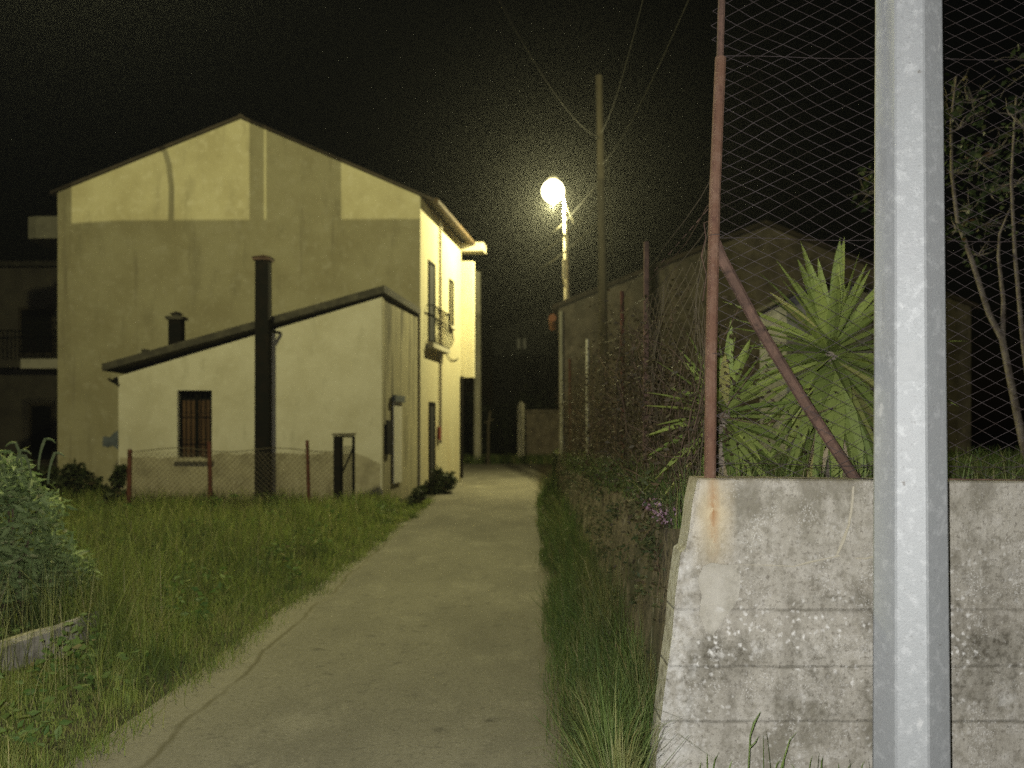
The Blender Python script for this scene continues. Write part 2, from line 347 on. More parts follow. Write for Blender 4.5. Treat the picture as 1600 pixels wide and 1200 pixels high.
def leaves(name, C, size, m, parent=None, origin=(0,0,0), droop=.3, aspect=.5):
    """one pointed leaf (two triangles folded on the midrib) at every centre"""
    n = len(C); size = np.broadcast_to(size, (n,)) * RNG.uniform(.6, 1.35, n)
    d = RNG.normal(0, 1, (n,3)); d[:,2] = d[:,2]*.5 - droop; d /= np.linalg.norm(d, axis=1)[:,None]
    r = RNG.normal(0, 1, (n,3)); s = np.cross(d, r); s /= np.linalg.norm(s, axis=1)[:,None]
    nn = np.cross(s, d)
    v = np.empty((n,4,3)); L = size[:,None]
    v[:,0] = C; v[:,1] = C + d*L*.45 + s*L*aspect*.5 + nn*L*.08; v[:,2] = C + d*L; v[:,3] = C + d*L*.45 - s*L*aspect*.5 + nn*L*.08
    b = (np.arange(n)*4)[:,None]
    return mesh_np(name, v.reshape(-1,3), [np.concatenate([b+np.array([[0,1,2]]), b+np.array([[0,2,3]])])], m, parent, origin)
def clumps(centres, radii, per, flat=1.0):
    out = []
    for c, r, k in zip(centres, radii, per):
        p = RNG.normal(0, 1, (k,3)); p /= np.linalg.norm(p, axis=1)[:,None]; p *= (RNG.uniform(.25, 1, k)**.5 * r)[:,None]; p[:,2] *= flat
        out.append(p + np.array(c)[None,:])
    return np.concatenate(out)
def wander(p, d, n, step, jit, drop=0.0):
    p = Vector(p); d = Vector(d).normalized(); out = [p.copy()]
    for _ in range(n):
        d = (d + Vector((random.uniform(-1,1), random.uniform(-1,1), random.uniform(-1,1)))*jit + Vector((0,0,-drop))).normalized()
        p = p + d*step; out.append(p.copy())
    return out
def chain_link(mb, o, u, L, z0, z1, w, h, r, sag=.012, up=Vector((0,0,1))):
    """diamond netting of crossed wires; every lattice edge is a thin three-sided rod"""
    o = Vector(o); u = Vector(u).normalized(); nrm = u.cross(up)
    nx = int(L/(w/2)); nz = int((z1-z0)/(h/2))
    def node(i, j):
        q = mnoise.noise_vector(Vector((i*.13 + z0, j*.11, L)))
        q2 = mnoise.noise_vector(Vector((i*.9, j*.9, L+5)))
        return o + u*(i*w/2 + q.x*sag*1.6 + q2.x*.003) + up*(j*h/2 + q.y*sag + q2.y*.002) + nrm*(q.z*sag*2)
    for i in range(nx):
        for j in range(nz):
            if (i + j) % 2 == 0: a, b = node(i, j), node(i+1, j+1)
            else: a, b = node(i+1, j), node(i, j+1)
            mb.tube([a, b], r, 3, cap=False)

# ---------------------------------------------------------------- ground, lane, raised garden
g = MB(); g.add([(-300,-120,0),(300,-120,0),(300,400,0),(-300,400,0)], [(0,1,2,3)])
tag(g.build('ground', M['soil']), kind='structure')
ds = [-12,-4,0,2,4,6,8,10,12,14,16,18,20,22,24,26,28,30,32,36,40,46]
def road_left(d):
    w = .10*mnoise.noise(Vector((d*.35, 3.1, 0)))
    if d < 29: return -2.13 + .012*d + w + (max(0,d-20)*.012)
    return -1.55 - (d-29)*.16
def road_right(d):
    w = .05*mnoise.noise(Vector((d*.6, 9.1, 0)))
    return .2 + .021*d + w if d < 30 else .83 + (d-30)*.13
fine = np.arange(-12, 46.01, .5)
g = MB(); n = len(fine)
g.add([(road_left(d), d, .008) for d in fine] + [(road_right(d), d, .008) for d in fine], [(i, n+i, n+i+1, i+1) for i in range(n-1)])
tag(g.build('road', M['road']), kind='structure')
# side wall line and raised garden behind the retaining walls
def side_x(d): return .80 + .012*(d-4.3)
def garden_z(x, d): return 1.27 - .012*max(0, d-6) + .05*mnoise.noise(Vector((x*.8, d*.8, 2)))
g = MB(); xs = np.concatenate([[0,.25], np.arange(.6, 8, .5), np.arange(8, 40, 3)]); yd = np.concatenate([np.arange(4.52, 14, .4), np.arange(14, 33, 1)])
vs = []
for d in yd:
    for x in xs:
        xx = side_x(d) + .2 + x; vs.append((xx, d, garden_z(xx, d) - (.12 if x == 0 else 0)))
nxs = len(xs)
g.add(vs, [(j*nxs+i, j*nxs+i+1, (j+1)*nxs+i+1, (j+1)*nxs+i) for j in range(len(yd)-1) for i in range(nxs-1)])
g.add([vs[-nxs], vs[-1], (vs[-1][0], vs[-1][1], 0), (vs[-nxs][0], vs[-nxs][1], 0)], [(0,1,2,3)])
tag(g.build('garden_ground', M['garden_soil'], recalc=False), kind='structure')

# ---------------------------------------------------------------- retaining wall: front (near) and side (along the lane)
D0 = 4.3; WT = Z(744, D0)
wl = X(1090, D0)
rw = thing('retaining_wall', 'old board-marked grey concrete wall with white lichen and a rust stain, behind the grey pole', 'wall', (wl-.13, D0, 0))
g = MB()
def rag(i, z): return .006*mnoise.noise(Vector((i*1.3, z*9, 4.4)))
x0t, x0m, x0b = X(1090,D0), X(1066,D0), X(1022,D0)
zm = Z(858, D0)
zs = [-.1, .12, .3, .5, .68, .85, zm-.015, zm, 1.15, 1.28, WT-.008, WT]
xsn = [0, .015, .12, .3, .6, 1, 1.6, 2.4, 3.4, 4.6]
def lx(z):
    if z >= zm: return x0m + .02 + (x0t - x0m - .02)*(z-zm)/(WT-zm)
    return x0b + (x0m - x0b)*max(0,z)/zm
grid = []
for z in zs:
    for k, x in enumerate(xsn):
        xx = lx(z) + (rag(1, z)*2 if k == 0 else 0) + x
        yy = D0 + (.012 if k == 0 else 0) + (.010 if z == WT else 0) + .004*mnoise.noise(Vector((xx*3, z*3, 1))) 
        grid.append((xx, yy, z - (.010*xx if z > WT-.01 else 0) + (.004*mnoise.noise(Vector((xx*5,7,7))) if z == WT else 0)))
K = len(xsn); NZ = len(zs)
back = [(x, D0+.22, z) for x, y, z in grid]
fs = [(j*K+i, j*K+i+1, (j+1)*K+i+1, (j+1)*K+i) for j in range(NZ-1) for i in range(K-1)]
B = NZ*K
fs += [(j*K, (j+1)*K, B+(j+1)*K, B+j*K) for j in range(NZ-1)] + [((NZ-1)*K+i, (NZ-1)*K+i+1, B+(NZ-1)*K+i+1, B+(NZ-1)*K+i) for i in range(K-1)]
fs += [(B+j*K+i, B+(j+1)*K+i, B+(j+1)*K+i+1, B+j*K+i+1) for j in range(NZ-1) for i in range(K-1)]
g.add(grid + back, fs); g.build('front_face', M['concrete'], rw, smooth=False)
# mortar crack ridges on the face
g = MB()
def ridge(pts, r):
    g.tube([W(px, py, D0+.003) for px, py in pts], [q*1.2 for q in r], 6)
ridge([(1333,760),(1331,790),(1326,820),(1316,848),(1306,870)], [.006,.007,.006,.008,.004])
ridge([(1312,868),(1290,873),(1262,879),(1240,885),(1205,883),(1150,882)], [.004,.004,.005,.004,.004,.003])
ridge([(1336,872),(1352,873),(1372,868)], [.003,.004,.003])
M['crack_fill'] = layered('mortar_ridge', (.40,.37,.29), [((.36,.33,.24), 9, .45, .65, I1)], .95, .3, 60); g.build('mortar_crack', M['crack_fill'], rw)
g = MB()   # a smooth repair patch with a rounded edge
g.prism([W(px, py, D0+.0005) for px, py in [(1098,884),(1112,879),(1130,882),(1152,882),(1157,900),(1156,918),(1153,935),(1146,948),(1138,957),(1126,974),(1114,992),(1102,986),(1092,960),(1096,930),(1090,905)]], (0,-.005,0))
M['mortar'] = layered('mortar_patch', (.35,.33,.275), [((.22,.205,.16), 5, .47, .68, I1), ((.16,.148,.115), 15, .54, .68, I1), ((.50,.49,.45), 11, .60, .70, I1), ((.30,.28,.235), 40, .6, .72, I1), ((.44,.42,.365), 3, .5, .7, I1)], .95, .3, 60)
g.build('mortar_patch', M['mortar'], rw)
# side wall, rough and lower, with sagging top
g = MB(); dl = np.arange(4.36, 21.2, .3); hz = [0,.25,.5,.75,1.0]; vs = []
def side_top(d): return 1.13 - .018*(d-4.3) + .06*mnoise.noise(Vector((d*1.1, 0, 5)))
for d in dl:
    for h in hz:
        z = h*side_top(d) - (.05 if h == 0 else 0)
        vs.append((side_x(d) - .10*(1-h) + .035*mnoise.noise(Vector((d*2.1, z*3, 8))), d, z))
    vs.append((side_x(d)+.30, d, side_top(d)+.06))
q = len(hz)+1
g.add(vs, [(j*q+i, j*q+i+1, (j+1)*q+i+1, (j+1)*q+i) for j in range(len(dl)-1) for i in range(q-1)])
tag(g.build('garden_wall', M['side_stone'], origin=(side_x(4.4), 4.4, 0)), 'dark overgrown side wall with pale streaks running along the right edge of the lane', 'wall')

# ---------------------------------------------------------------- big octagonal pole
pd = 3.9; pcx = X(1421, pd)
pole = thing('utility_pole', 'thick pale grey eight-sided pole standing close up in front of the concrete wall', 'pole', (pcx, pd, 0))
g = MB(); zt = 9.0
def pr(z): return .1565 - (.0072)*z
face = math.atan2(-pd, -pcx)  # direction to the viewer
rot = face + math.radians(2.5) + math.pi/8
zz_ = [-.1, .5, 1, 2, 3, 4, 6, zt]
vs = []
for z in zz_:
    for k in range(8):
        for da in (-.035, .035):
            a = rot + k*math.pi/4 + da; vs.append((pcx + pr(z)*math.cos(a) + (z-1.6)*(-.0035), pd + pr(z)*math.sin(a), z))
fs = [(i*16+k, i*16+(k+1)%16, (i+1)*16+(k+1)%16, (i+1)*16+k) for i in range(len(zz_)-1) for k in range(16)] + [tuple((len(zz_)-1)*16+k for k in range(16))]
g.add(vs, fs); g.build('shaft', M['pole'], pole)
g = MB()
a0 = face + math.radians(2.5); c, s_ = math.cos(a0), math.sin(a0)
for z0, z1, ww in ((1.79, 1.945, .048),):
    ap = pr(1.87)*math.cos(math.pi/8) + .0015
    pts = [Vector((pcx + ap*c - t*s_, pd + ap*s_ + t*c, z)) for t, z in ((-ww, z0), (ww, z0+.004), (ww*.96, z1), (-ww*.94, z1-.006))]
    g.prism(pts, (c*.002, s_*.002, 0))
g.build('faded_sticker', M['pole_patch'], pole)

# ---------------------------------------------------------------- front chain-link fence with rusty corner post
fd = 4.40
ff = thing('chain_link_fence', 'tall chain-link fence with rusty corner post and slanting brace on the concrete wall', 'fence', (X(1110,fd), fd, WT))
def round_post(mb, a, b, r0, r1, n=10): mb.tube([Vector(a).lerp(Vector(b), t) for t in (0,.25,.5,.75,1)], [r0+(r1-r0)*t for t in (0,.25,.5,.75,1)], n)
g = MB(); PB, PT = W(1109,800,fd-.04), W(1126,90,fd-.04)
g.tube([PB, W(1111,560,fd-.04), W(1117,300,fd-.04), PT], [.027,.027,.026,.0255], 12); g.build('corner_post', M['rust'], ff)
g = MB(); g.tube([W(1125,96,fd-.04), W(1131,-120,fd-.04)], .0165, 10); g.build('post_extension', M['brown_iron'], ff)
g = MB(); g.tube([W(1119,378,fd-.02), W(1128,405,fd-.02), W(1142,430,fd-.02), W(1180,502,fd-.0), W(1258,630,fd+.04), W(1338,752,fd+.08)], [.022,.027,.026,.026,.026,.026], 10); g.build('brace', M['brown_iron'], ff)
g = MB(); chain_link(g, W(1119,757,fd), (1,-.012,0), 3.4, Z(757,fd), 3.95, .120, .062, .00118, .022); g.build('netting', M['wire'], ff)
g = MB()
for py, r in ((88,.0016),(372,.0016),(724,.0018)):
    pts = [Vector((X(1119,fd)+t*3.4, fd-.004, Z(py,fd) - .05*t*(1-t)*1.2 + .004*math.sin(t*30))) for t in np.linspace(0,1,24)]
    g.tube(pts, r, 4)
g.build('tension_wire', M['wire'], ff)
g = MB(); g.tube([Vector((x, fd-.01, Z(750,fd) + .004*math.sin(x*7))) for x in np.linspace(X(1480,fd), 4.2, 14)], .004, 5)
g.build('bottom_rail', M['brown_iron'], ff)
# wires bound round the post
g = MB()
for py in (372, 555):
    g = MB(); z = Z(py, fd); g.tube([Vector((X(1115,fd) + .032*math.cos(a), fd-.04 + .032*math.sin(a), z + .004*a/6)) for a in np.linspace(0, 2*math.pi, 13)], .0018, 4)
    g.build('binding_wire', M['wire'], ff)
random.seed(3)
g = MB()
g.tube([W(1114,318,fd), W(1105,322,fd+.15), W(1090,350,fd+.5), W(1072,380,fd+1.1), W(1045,410,fd+1.9), W(1013,440,fd+2.5)], .0028, 4)
g.tube([W(1112,345,fd), W(1100,348,fd+.05), W(1103,372,fd+.1), W(1096,400,fd+.1), W(1104,430,fd+.1), W(1098,470,fd+.15)], .0026, 4)
for k in range(9):
    t = k/9; p = W(1114-100*t, 318+115*t, fd+2.4*t); g.bar(p+Vector((-.012,0,-.014)), p+Vector((.012,0,.014)), .003, .003)
g.build('barbed_wire', M['brown_iron'], ff)

# ---------------------------------------------------------------- overgrown side fence along the garden wall
sf = thing('garden_fence', 'dark overgrown wire fence on leaning rusty posts along the garden wall', 'fence', (side_x(7)+.12, 7, 1.1))
posts = [(1010,378,6.9,.022,'brown_iron'), (972,455,9.0,.02,'dark_rust'), (918,530,13.0,.026,'grey_post'), (890,560,17.5,.022,'dark_rust')]
for px, py, d, r, mm in posts:
    g = MB(); b = Vector((side_x(d)+.13, d, .9)); t = W(px, py, d); b.x = t.x + .05*random.uniform(-.5,1)
    round_post(g, b, t, r, r*.95, 8); g.build('post', M[mm], sf)
g = MB(); chain_link(g, (side_x(4.6)+.12, 4.5, 0), Vector((.012,1,0)), 14, 1.1, 2.55, .16, .13, .0022, .05)
for v_ in range(len(g.v)): pass
g.v = [(x, y, z+1.1-.012*(y-4.5)) for x, y, z in g.v]
g.build('netting', M['wire_far'], sf)
g = MB()
for zz1 in (2.55, 2.75):
    g.tube([Vector((side_x(d)+.12+.02*math.sin(d*3), d, zz1 - .01*(d-4.4) + .04*math.sin(d*1.9))) for d in np.arange(4.45, 18.5, .35)], .003, 4)
g.build('top_wire', M['wire_far'], sf)
# dead creeper stems tangled in it, with a few leaves
random.seed(21); g = MB(); LC = []
for k in range(330):
    d = 4.9 + 13.5*random.random()**1.3; z = random.uniform(1.0, 2.0)
    if d < 6.2 and z > 1.7: z -= .5
    pts = wander((side_x(d)+.13+random.uniform(-.08,.1), d, z), (random.uniform(-.15,.15), random.uniform(-.7,.7), random.uniform(-.3,1.0)), random.randint(5,11), .10, .38, .04)
    pts = [p for p in pts if p.z < 2.85 and p.y > 4.8 and p.x > side_x(p.y) - .15]
    if len(pts) < 3: continue
    g.tube(pts, [random.uniform(.0022,.005)*(1-.6*i/len(pts)) for i in range(len(pts))], 4, cap=False)
    for p in pts:
        for _ in range(6): LC.append(p + Vector((random.gauss(0,.05), random.gauss(0,.09), random.gauss(0,.08))))
cr = thing('dead_creeper', 'tangle of dry brown creeper stems hanging on the side fence', 'creeper', (side_x(8)+.13, 8, 1.1))
g.build('stem', M['twig'], cr)
leaves('foliage', np.array([tuple(p) for p in LC]), .036, M['ivy'], cr)

# ---------------------------------------------------------------- yuccas behind the netting
def yucca(name, label, hub, n, L, base_z, seed, spread=1.0, wide=1.0):
    rn = random.Random(seed); hub = Vector(hub)
    y = thing(name, label, 'plant', (hub.x, hub.y, base_z), 'yucca plants behind the fence')
    g = MB(); g.tube([(hub.x+.03, hub.y+.02, base_z-.05), (hub.x-.015, hub.y, (base_z+hub.z)/2), (hub.x, hub.y, hub.z+.02)], [.05,.045,.035], 8); g.build('trunk', M['trunk'], y)
    def leaf(mb, az, el, ln, w, bend, start):
        d = Vector((math.cos(az)*math.cos(el), math.sin(az)*math.cos(el), math.sin(el)))
        s = Vector((-math.sin(az), math.cos(az), 0)); nn = d.cross(s)
        tw = rn.uniform(-.5,.5); s, nn = s*math.cos(tw)+nn*math.sin(tw), nn*math.cos(tw)-s*math.sin(tw)
        p0 = hub + start; ts = (0,.12,.4,.7,.9,1); ws = (.55,.75,1,.72,.3,.0)
        vs = []
        for t, wq in zip(ts, ws):
            p = p0 + d*ln*t + Vector((0,0,-bend*ln*t*t))
            vs += [p + s*w*wq*.5 + nn*w*wq*.16, p, p - s*w*wq*.5 + nn*w*wq*.16]
        fs = []
        for i in range(len(ts)-1): fs += [(i*3, i*3+1, i*3+4, i*3+3), (i*3+1, i*3+2, i*3+5, i*3+4)]
        mb.add(vs, fs)
    g = MB(); ga = 2.39996
    for i in range(n):
        f = i/(n-1); el = math.radians(84 - 162*f**.78*spread) + rn.uniform(-.1,.1); az = i*ga + rn.uniform(-.25,.25)
        leaf(g, az, el, L*rn.uniform(.8,1.1)*(.95 if f < .2 else 1)*(1 + .22*max(0,f-.55)/.45), wide*rn.uniform(.056,.078)*(1+.25*f), .02 + .07*max(0,f-.15) + rn.uniform(0,.05), Vector((math.cos(az)*.025, math.sin(az)*.025, .05-.22*f)))
    g.build('leaf_rosette', M['yucca'], y, recalc=False)
    g = MB()
    for i in range(14):
        az = i*ga + .4; leaf(g, az, math.radians(-72 + rn.uniform(-10,8)), L*rn.uniform(.7,1.0), rn.uniform(.03,.045), .02, Vector((math.cos(az)*.04, math.sin(az)*.04, -.22-rn.uniform(0,.2))))
    g.build('dry_leaf_skirt', M['dry_leaf'], y, recalc=False)
yucca('yucca', 'larger yucca with a full fan of long sword leaves, right of the slanting brace', W(1300,542,5.5), 128, .63, 1.25, 5)
yucca('yucca', 'smaller yucca half hidden behind the rusty corner post', W(1132,632,5.35), 62, .46, 1.25, 9, .82, .92)

# ---------------------------------------------------------------- trees at the right edge, weeds, garden grass
def twig_tree(label, paths, leaf_c, leaf_r, leaf_n, base, size=.075):
    t = thing('young_tree', label, 'tree', base, 'young trees behind the fence')
    g = MB()
    for pts, r0, r1 in paths:
        m_ = len(pts); g.tube(pts, [r0 + (r1-r0)*i/(m_-1) for i in range(m_)], 8)
    g.build('trunk', M['trunk'], t, smooth=True)
    random.seed(4)
    for c, r in zip(leaf_c, leaf_r):
        g = MB()
        for k in range(7): g.tube(wander(c, (random.gauss(0,1), random.gauss(0,1), random.gauss(.2,.8)), 5, r*.28, .4), [.006,.005,.004,.003,.002,.0015], 4, cap=False)
        g.build('branch', M['trunk'], t)
    leaves('crown', clumps(leaf_c, leaf_r, [int(q*.7) for q in leaf_n]), size, M['tree_leaf'], t)
td = 8.0
def P_(l, d=td): return [W(px, py, d) for px, py in l]
twig_tree('slender forked young tree with sparse leaves just right of the thick grey pole',
    [(P_([(1612,745),(1598,690),(1580,600),(1566,530),(1545,490),(1518,405),(1496,345),(1487,270),(1486,190),(1494,120)]), .036, .008), (P_([(1567,532),(1568,470),(1560,400),(1562,365),(1585,310)]), .022, .006)],
    [W(px,py,td+dd) for px,py,dd in [(1500,200,0),(1520,160,.3),(1530,250,.2),(1545,300,0),(1515,330,.3),(1495,360,-.2),(1540,350,.2),(1560,240,.3),(1500,270,.1),(1530,400,.3),(1480,150,.3)]],
    [.22,.2,.2,.17,.15,.12,.13,.2,.16,.12,.2], [95,60,80,70,60,50,40,50,70,26,60], (X(1612,td), td, 1.2))
twig_tree('thin bare-stemmed young tree with red-brown leaves at the right edge of the picture',
    [([W(1625,740,7.6), W(1612,640,7.6), W(1597,520,7.6), W(1586,400,7.6), W(1580,280,7.6), W(1588,150,7.6)], .026, .008)],
    [W(px,py,7.6) for px,py in [(1590,290),(1600,200),(1610,350),(1580,180),(1620,100)]], [.12,.2,.18,.15,.25], [30,60,50,30,70], (X(1625,7.6), 7.6, 1.2))
twig_tree('dark sapling mostly hidden by the thick grey pole', [([W(1400,740,9.5), W(1395,500,9.5), W(1385,330,9.5), W(1375,250,9.5)], .03, .008)],
    [W(px,py,9.5) for px,py in [(1358,305),(1380,270),(1400,330),(1420,240)]], [.16,.2,.25,.25], [60,60,60,60], (X(1400,9.5), 9.5, 1.2))
# garden grass
n = 9000; dd = RNG.uniform(4.6, 12, n); xx = RNG.uniform(1.0, 8.5, n) * (.5 + dd/12)
ok = xx > 1.05; dd, xx = dd[ok], xx[ok]
P = np.stack([xx, dd, np.array([garden_z(a, b) for a, b in zip(xx, dd)]) - .01], 1)
tag(blades('garden_grass', P, RNG.uniform(.06,.26,len(P)), RNG.uniform(.004,.009,len(P)), M['grass_right'], .5, origin=(2,6,1.2)), 'rough green grass growing in the raised garden behind the wall', 'grass', kind='stuff')

# ---------------------------------------------------------------- left bank grass
n = 120000
d = 3.2 + 17.2*RNG.random(n)**1.15
u = RNG.random(n)
xl = np.array([road_left(q) for q in d]); span = .70*d + 2 + xl
x = xl + .03 - u**1.05*np.maximum(span, 1.5) + RNG.normal(0,.075,n)
keep = (x > -.62*d - 1.2)
keep &= ~((x > -8.3) & (x < -2.68) & (d > 19.9))
d, x = d[keep], x[keep]; xl = xl[keep]; e = np.clip((xl - x)/.9, 0, 1)
cl = np.array([mnoise.noise(Vector((a*.9, b*.7, 1.7))) for a, b in zip(x, d)])
keep2 = (e > .12) | (RNG.random(len(d)) < .45); d, x, e, cl = d[keep2], x[keep2], e[keep2], cl[keep2]
cl2 = np.array([mnoise.noise(Vector((a*2.3, b*1.9, 9.7))) for a, b in zip(x, d)])
H = (.10 + .27*e + .34*np.clip(cl,-.6,1)*e + .22*cl2*e) * RNG.uniform(.45, 1.4, len(d)) + np.where(RNG.random(len(d)) < .07, .22, 0)*e + 0
pxs = 800 + 1500*x/d
H = H * (1 - .38*np.clip((d-11)/6,0,1))
H = np.where((pxs < 150) & (d > 4.6) & (d < 7.0), H*.25, H); H = np.maximum(H, .05)
P = np.stack([x, d, np.full(len(d), -.01)], 1)
tag(blades('grass', P, H, np.maximum(.005, d*.0007)*RNG.uniform(.7,1.5,len(d)), M['grass'], .5, origin=(-5,12,0)), 'tall wild grass covering the bank left of the lane', 'grass', kind='stuff')
# ragged tufts creeping over the lane edge
n = 5200; tc = RNG.uniform(3.6, 21, 330)
d = RNG.choice(tc, n) + RNG.normal(0,.07,n); x = np.array([road_left(q) for q in d]) + np.array([.16*mnoise.noise(Vector((q*1.9,2,2))) for q in d]) + RNG.normal(.03,.07,n)
tag(blades('edge_grass', np.stack([x,d,np.full(n,-.005)],1), RNG.uniform(.03,.15,n), np.maximum(.004,d*.0006), M['grass'], .8, origin=(-2,10,0)), 'short ragged tufts of grass creeping over the left edge of the lane', 'grass', kind='stuff')
# broad-leaved weeds among the grass
random.seed(31); cs, rs, ns = [], [], []
for k in range(260):
    dq = random.uniform(4.5, 18); xq = road_left(dq) - .25 - random.random()**1.3*(.5*dq)
    if xq > -8.3 and dq > 19.3: continue
    cs.append((xq, dq, random.uniform(.06,.34))); rs.append(random.uniform(.08,.2)); ns.append(random.randint(14,45))
M['broad'] = leafy('broad_weed', (.07,.135,.03), (.16,.22,.06), (.24,.2,.09), .3)
tag(leaves('broad_weeds', clumps(cs, rs, ns, .8), .062, M['broad'], origin=(-5,10,0)), 'patches of broad-leaved green weeds among the tall grass on the left bank', 'weeds', kind='stuff')
# seeding stalks standing over the grass
n = 4200; d = 5 + 14*RNG.random(n); x = np.array([road_left(q) for q in d]) - .45 - RNG.random(n)*(.55*d)
k = ~((x > -8.3) & (d > 19.4)); d, x = d[k], x[k]
SP = [(a, b) for a, b in zip(x, d)]
P = np.stack([x, d, np.zeros(len(d))], 1)
tag(blades('seeding_grass', P, RNG.uniform(.35,.85,len(d))*(1-.35*np.clip((d-11)/6,0,1)), np.maximum(.004, d*.0005), M['stalk'], .28, origin=(-5,10,0)), 'pale dry grass stalks standing above the green bank on the left', 'grass', kind='stuff')
# right verge
n = 26000; d = 3.0 + 18*RNG.random(n)**1.5; rr = np.array([road_right(q) for q in d]); sx_ = np.array([side_x(q) for q in d])
u = RNG.random(n); x = rr - .05 + u*(sx_ - rr - .02) + RNG.normal(0,.04,n)*(u<.3); x = np.where(d < 4.5, np.minimum(x, .40), x)
cl = np.array([mnoise.noise(Vector((a*1.6, b*1.1, 6.7))) for a, b in zip(x, d)])
k = (cl > -.35) | (RNG.random(n) < .35); d, x, u, cl = d[k], x[k], u[k], cl[k]
H = (.08 + .42*u + .34*np.clip(cl,-.6,1)) * RNG.uniform(.4,1.4,len(d)) + np.where(RNG.random(len(d)) < .05, .25, 0)*u; H = np.maximum(H, .04) * np.where(d < 5.2, .78, 1)
tag(blades('verge_grass', np.stack([x, d, np.full(len(d),-.01)],1), H, np.maximum(.0045, d*.00065)*RNG.uniform(.7,1.4,len(d)), M['grass_right'], .42, origin=(.5,8,0)), 'dark green weeds and grass along the foot of the right-hand garden wall', 'grass', kind='stuff')
# plants rooted on and hanging over the side wall
cs, rs, ns = [], [], []
random.seed(5)
for k in range(170):
    dq = 4.95 + 15*random.random()**1.35; z = side_top(dq) + random.uniform(-.85, .25)
    cs.append((side_x(dq) - .03 + random.uniform(-.08,.12), dq, max(z,.25))); rs.append(random.uniform(.05,.17)); ns.append(random.randint(25,80))
tag(leaves('wall_creeper', clumps(cs, rs, ns), .034, M['dark_leaf'], origin=(side_x(9), 9, .9)), 'dark leafy creeper spilling over the top of the garden wall beside the lane', 'creeper', kind='stuff')
n = 3800; d = 4.7 + 14*RNG.random(n)**1.4; x = np.array([side_x(q) for q in d]) + RNG.uniform(.0,.3,n)
P = np.stack([x, d, np.array([side_top(q) for q in d])-.03], 1)
tag(blades('wall_top_grass', P, RNG.uniform(.1,.42,n), np.maximum(.004,d*.0006), M['grass_right'], .5, origin=(side_x(8),8,1.1)), 'straggly grass growing along the top of the garden wall', 'grass', kind='stuff')
# pink flowering cushion at the near end of the garden wall
fp = thing('flowering_plant', 'low cushion of small pink flowers on the garden wall left of the rusty post', 'plant', W(1045,818,5.0))
fc = clumps([W(1048,806,5.0), W(1030,796,5.25), W(1020,786,5.5)], [.085,.075,.06], [170,120,80], .6)
[leaves('flower_cluster', q, .017, M['pink'], fp, aspect=.9) for q in (fc[:170], fc[170:290], fc[290:])]; leaves('foliage', fc[::2] - np.array([0,0,.02]), .026, M['ivy'], fp)
# weeds at the foot of the concrete wall
wd = thing('weed', 'single tall green weed with a grassy seed head at the foot of the concrete wall', 'plant', (X(1170,4.15), 4.15, 0))
g = MB(); g.tube([W(1166,1250,4.1), W(1170,1190,4.1), W(1172,1150,4.1), W(1178,1130,4.1), W(1188,1112,4.1)], [.004,.0035,.003,.0055,.001], 5)
g.tube([W(1170,1170,4.1), W(1180,1160,4.1), W(1185,1150,4.1)], [.003,.0025,.001], 5); g.build('stem', M['weed'], wd)
nP = 16; px = RNG.uniform(1080,1360,nP); 
P = np.array([(X(p,4.15), 4.15+RNG.uniform(-.1,.08), -.02) for p in list(px)+[1200,1205,1208,1212,1198,1090,1095,1352,1140]])
tag(blades('foot_grass', P, RNG.uniform(.12,.24,len(P))+np.array([0]*nP+[.10,.16,.12,.08,.05,.05,.06,.06,.03]), np.full(len(P),.010), M['weed'], .3, origin=(1.1,4.15,0)), 'few green grass blades at the bottom of the concrete wall', 'grass', kind='stuff')

# ---------------------------------------------------------------- left: shrub, stone kerb, bushes by the house
sh = thing('shrub', 'pale green leafy shrub with curling tips at the left edge of the picture', 'shrub', (X(20,7.4), 7.4, 0))
cs = [W(px, py, 7.4+dd) for px,py,dd in [(20,760,0),(60,790,.1),(-20,770,0),(40,850,0),(80,860,.2),(-10,880,-.1),(30,930,0),(90,930,.2),(10,730,.1),(120,890,.3),(-60,830,0),(60,905,0.1),(-30,900,0)]]
rs = [.2,.2,.25,.24,.2,.26,.26,.2,.14,.16,.3,.24,.28]
g = MB(); random.seed(8)
for c in cs: g.tube([Vector((X(20,7.4)+random.uniform(-.15,.2), 7.4, 0)), Vector((X(20,7.4),7.4,.3)).lerp(c,.5), c], [.012,.009,.004], 5)
g.build('stem', M['twig'], sh)
leaves('foliage', clumps(cs, rs, [int(1500*r) for r in rs]), .10, M['shrub'], sh, aspect=.30)
g = MB()
for px, py, s in ((22,712,1),(35,700,-1),(60,694,1),(50,720,-1),(75,716,1),(10,720,-1)):
    p = W(px, py+40, 7.4); pts = [p]
    for i in range(9):
        a = i/8*2.6; pts.append(p + Vector((s*.07*(1-math.cos(a)), 0, .17*min(1,i/4) + .07*math.sin(a))))
    g.tube(pts, [.008]*4+[.011]*3+[.009,.006,.003], 5)
M['bud'] = layered('flower_spike', (.16,.19,.09), [((.10,.14,.05), 30, .45, .6, I1)], .9)
g.build('curling_tips', M['bud'], sh)
g = MB(); random.seed(2)
kb = [(-.40,0),(-.2,.0),(0,.02),(.28,.0),(.6,.0),(.95,.0),(1.25,.0)]
vs = []
KP = [W(-160,1050,5.9), W(-60,1022,6.1), W(20,998,6.35), W(80,979,6.6), W(132,960,6.85)]
for p in KP:
    j = lambda: random.uniform(-.03,.03)
    vs += [(p.x, p.y-.03, -.02), (p.x+j()*.5, p.y-.02+j()*.5, p.z-.03+j()), (p.x, p.y+.03, p.z+j()*.3), (p.x, p.y+.25, p.z-.01+j()), (p.x, p.y+.3, -.02)]
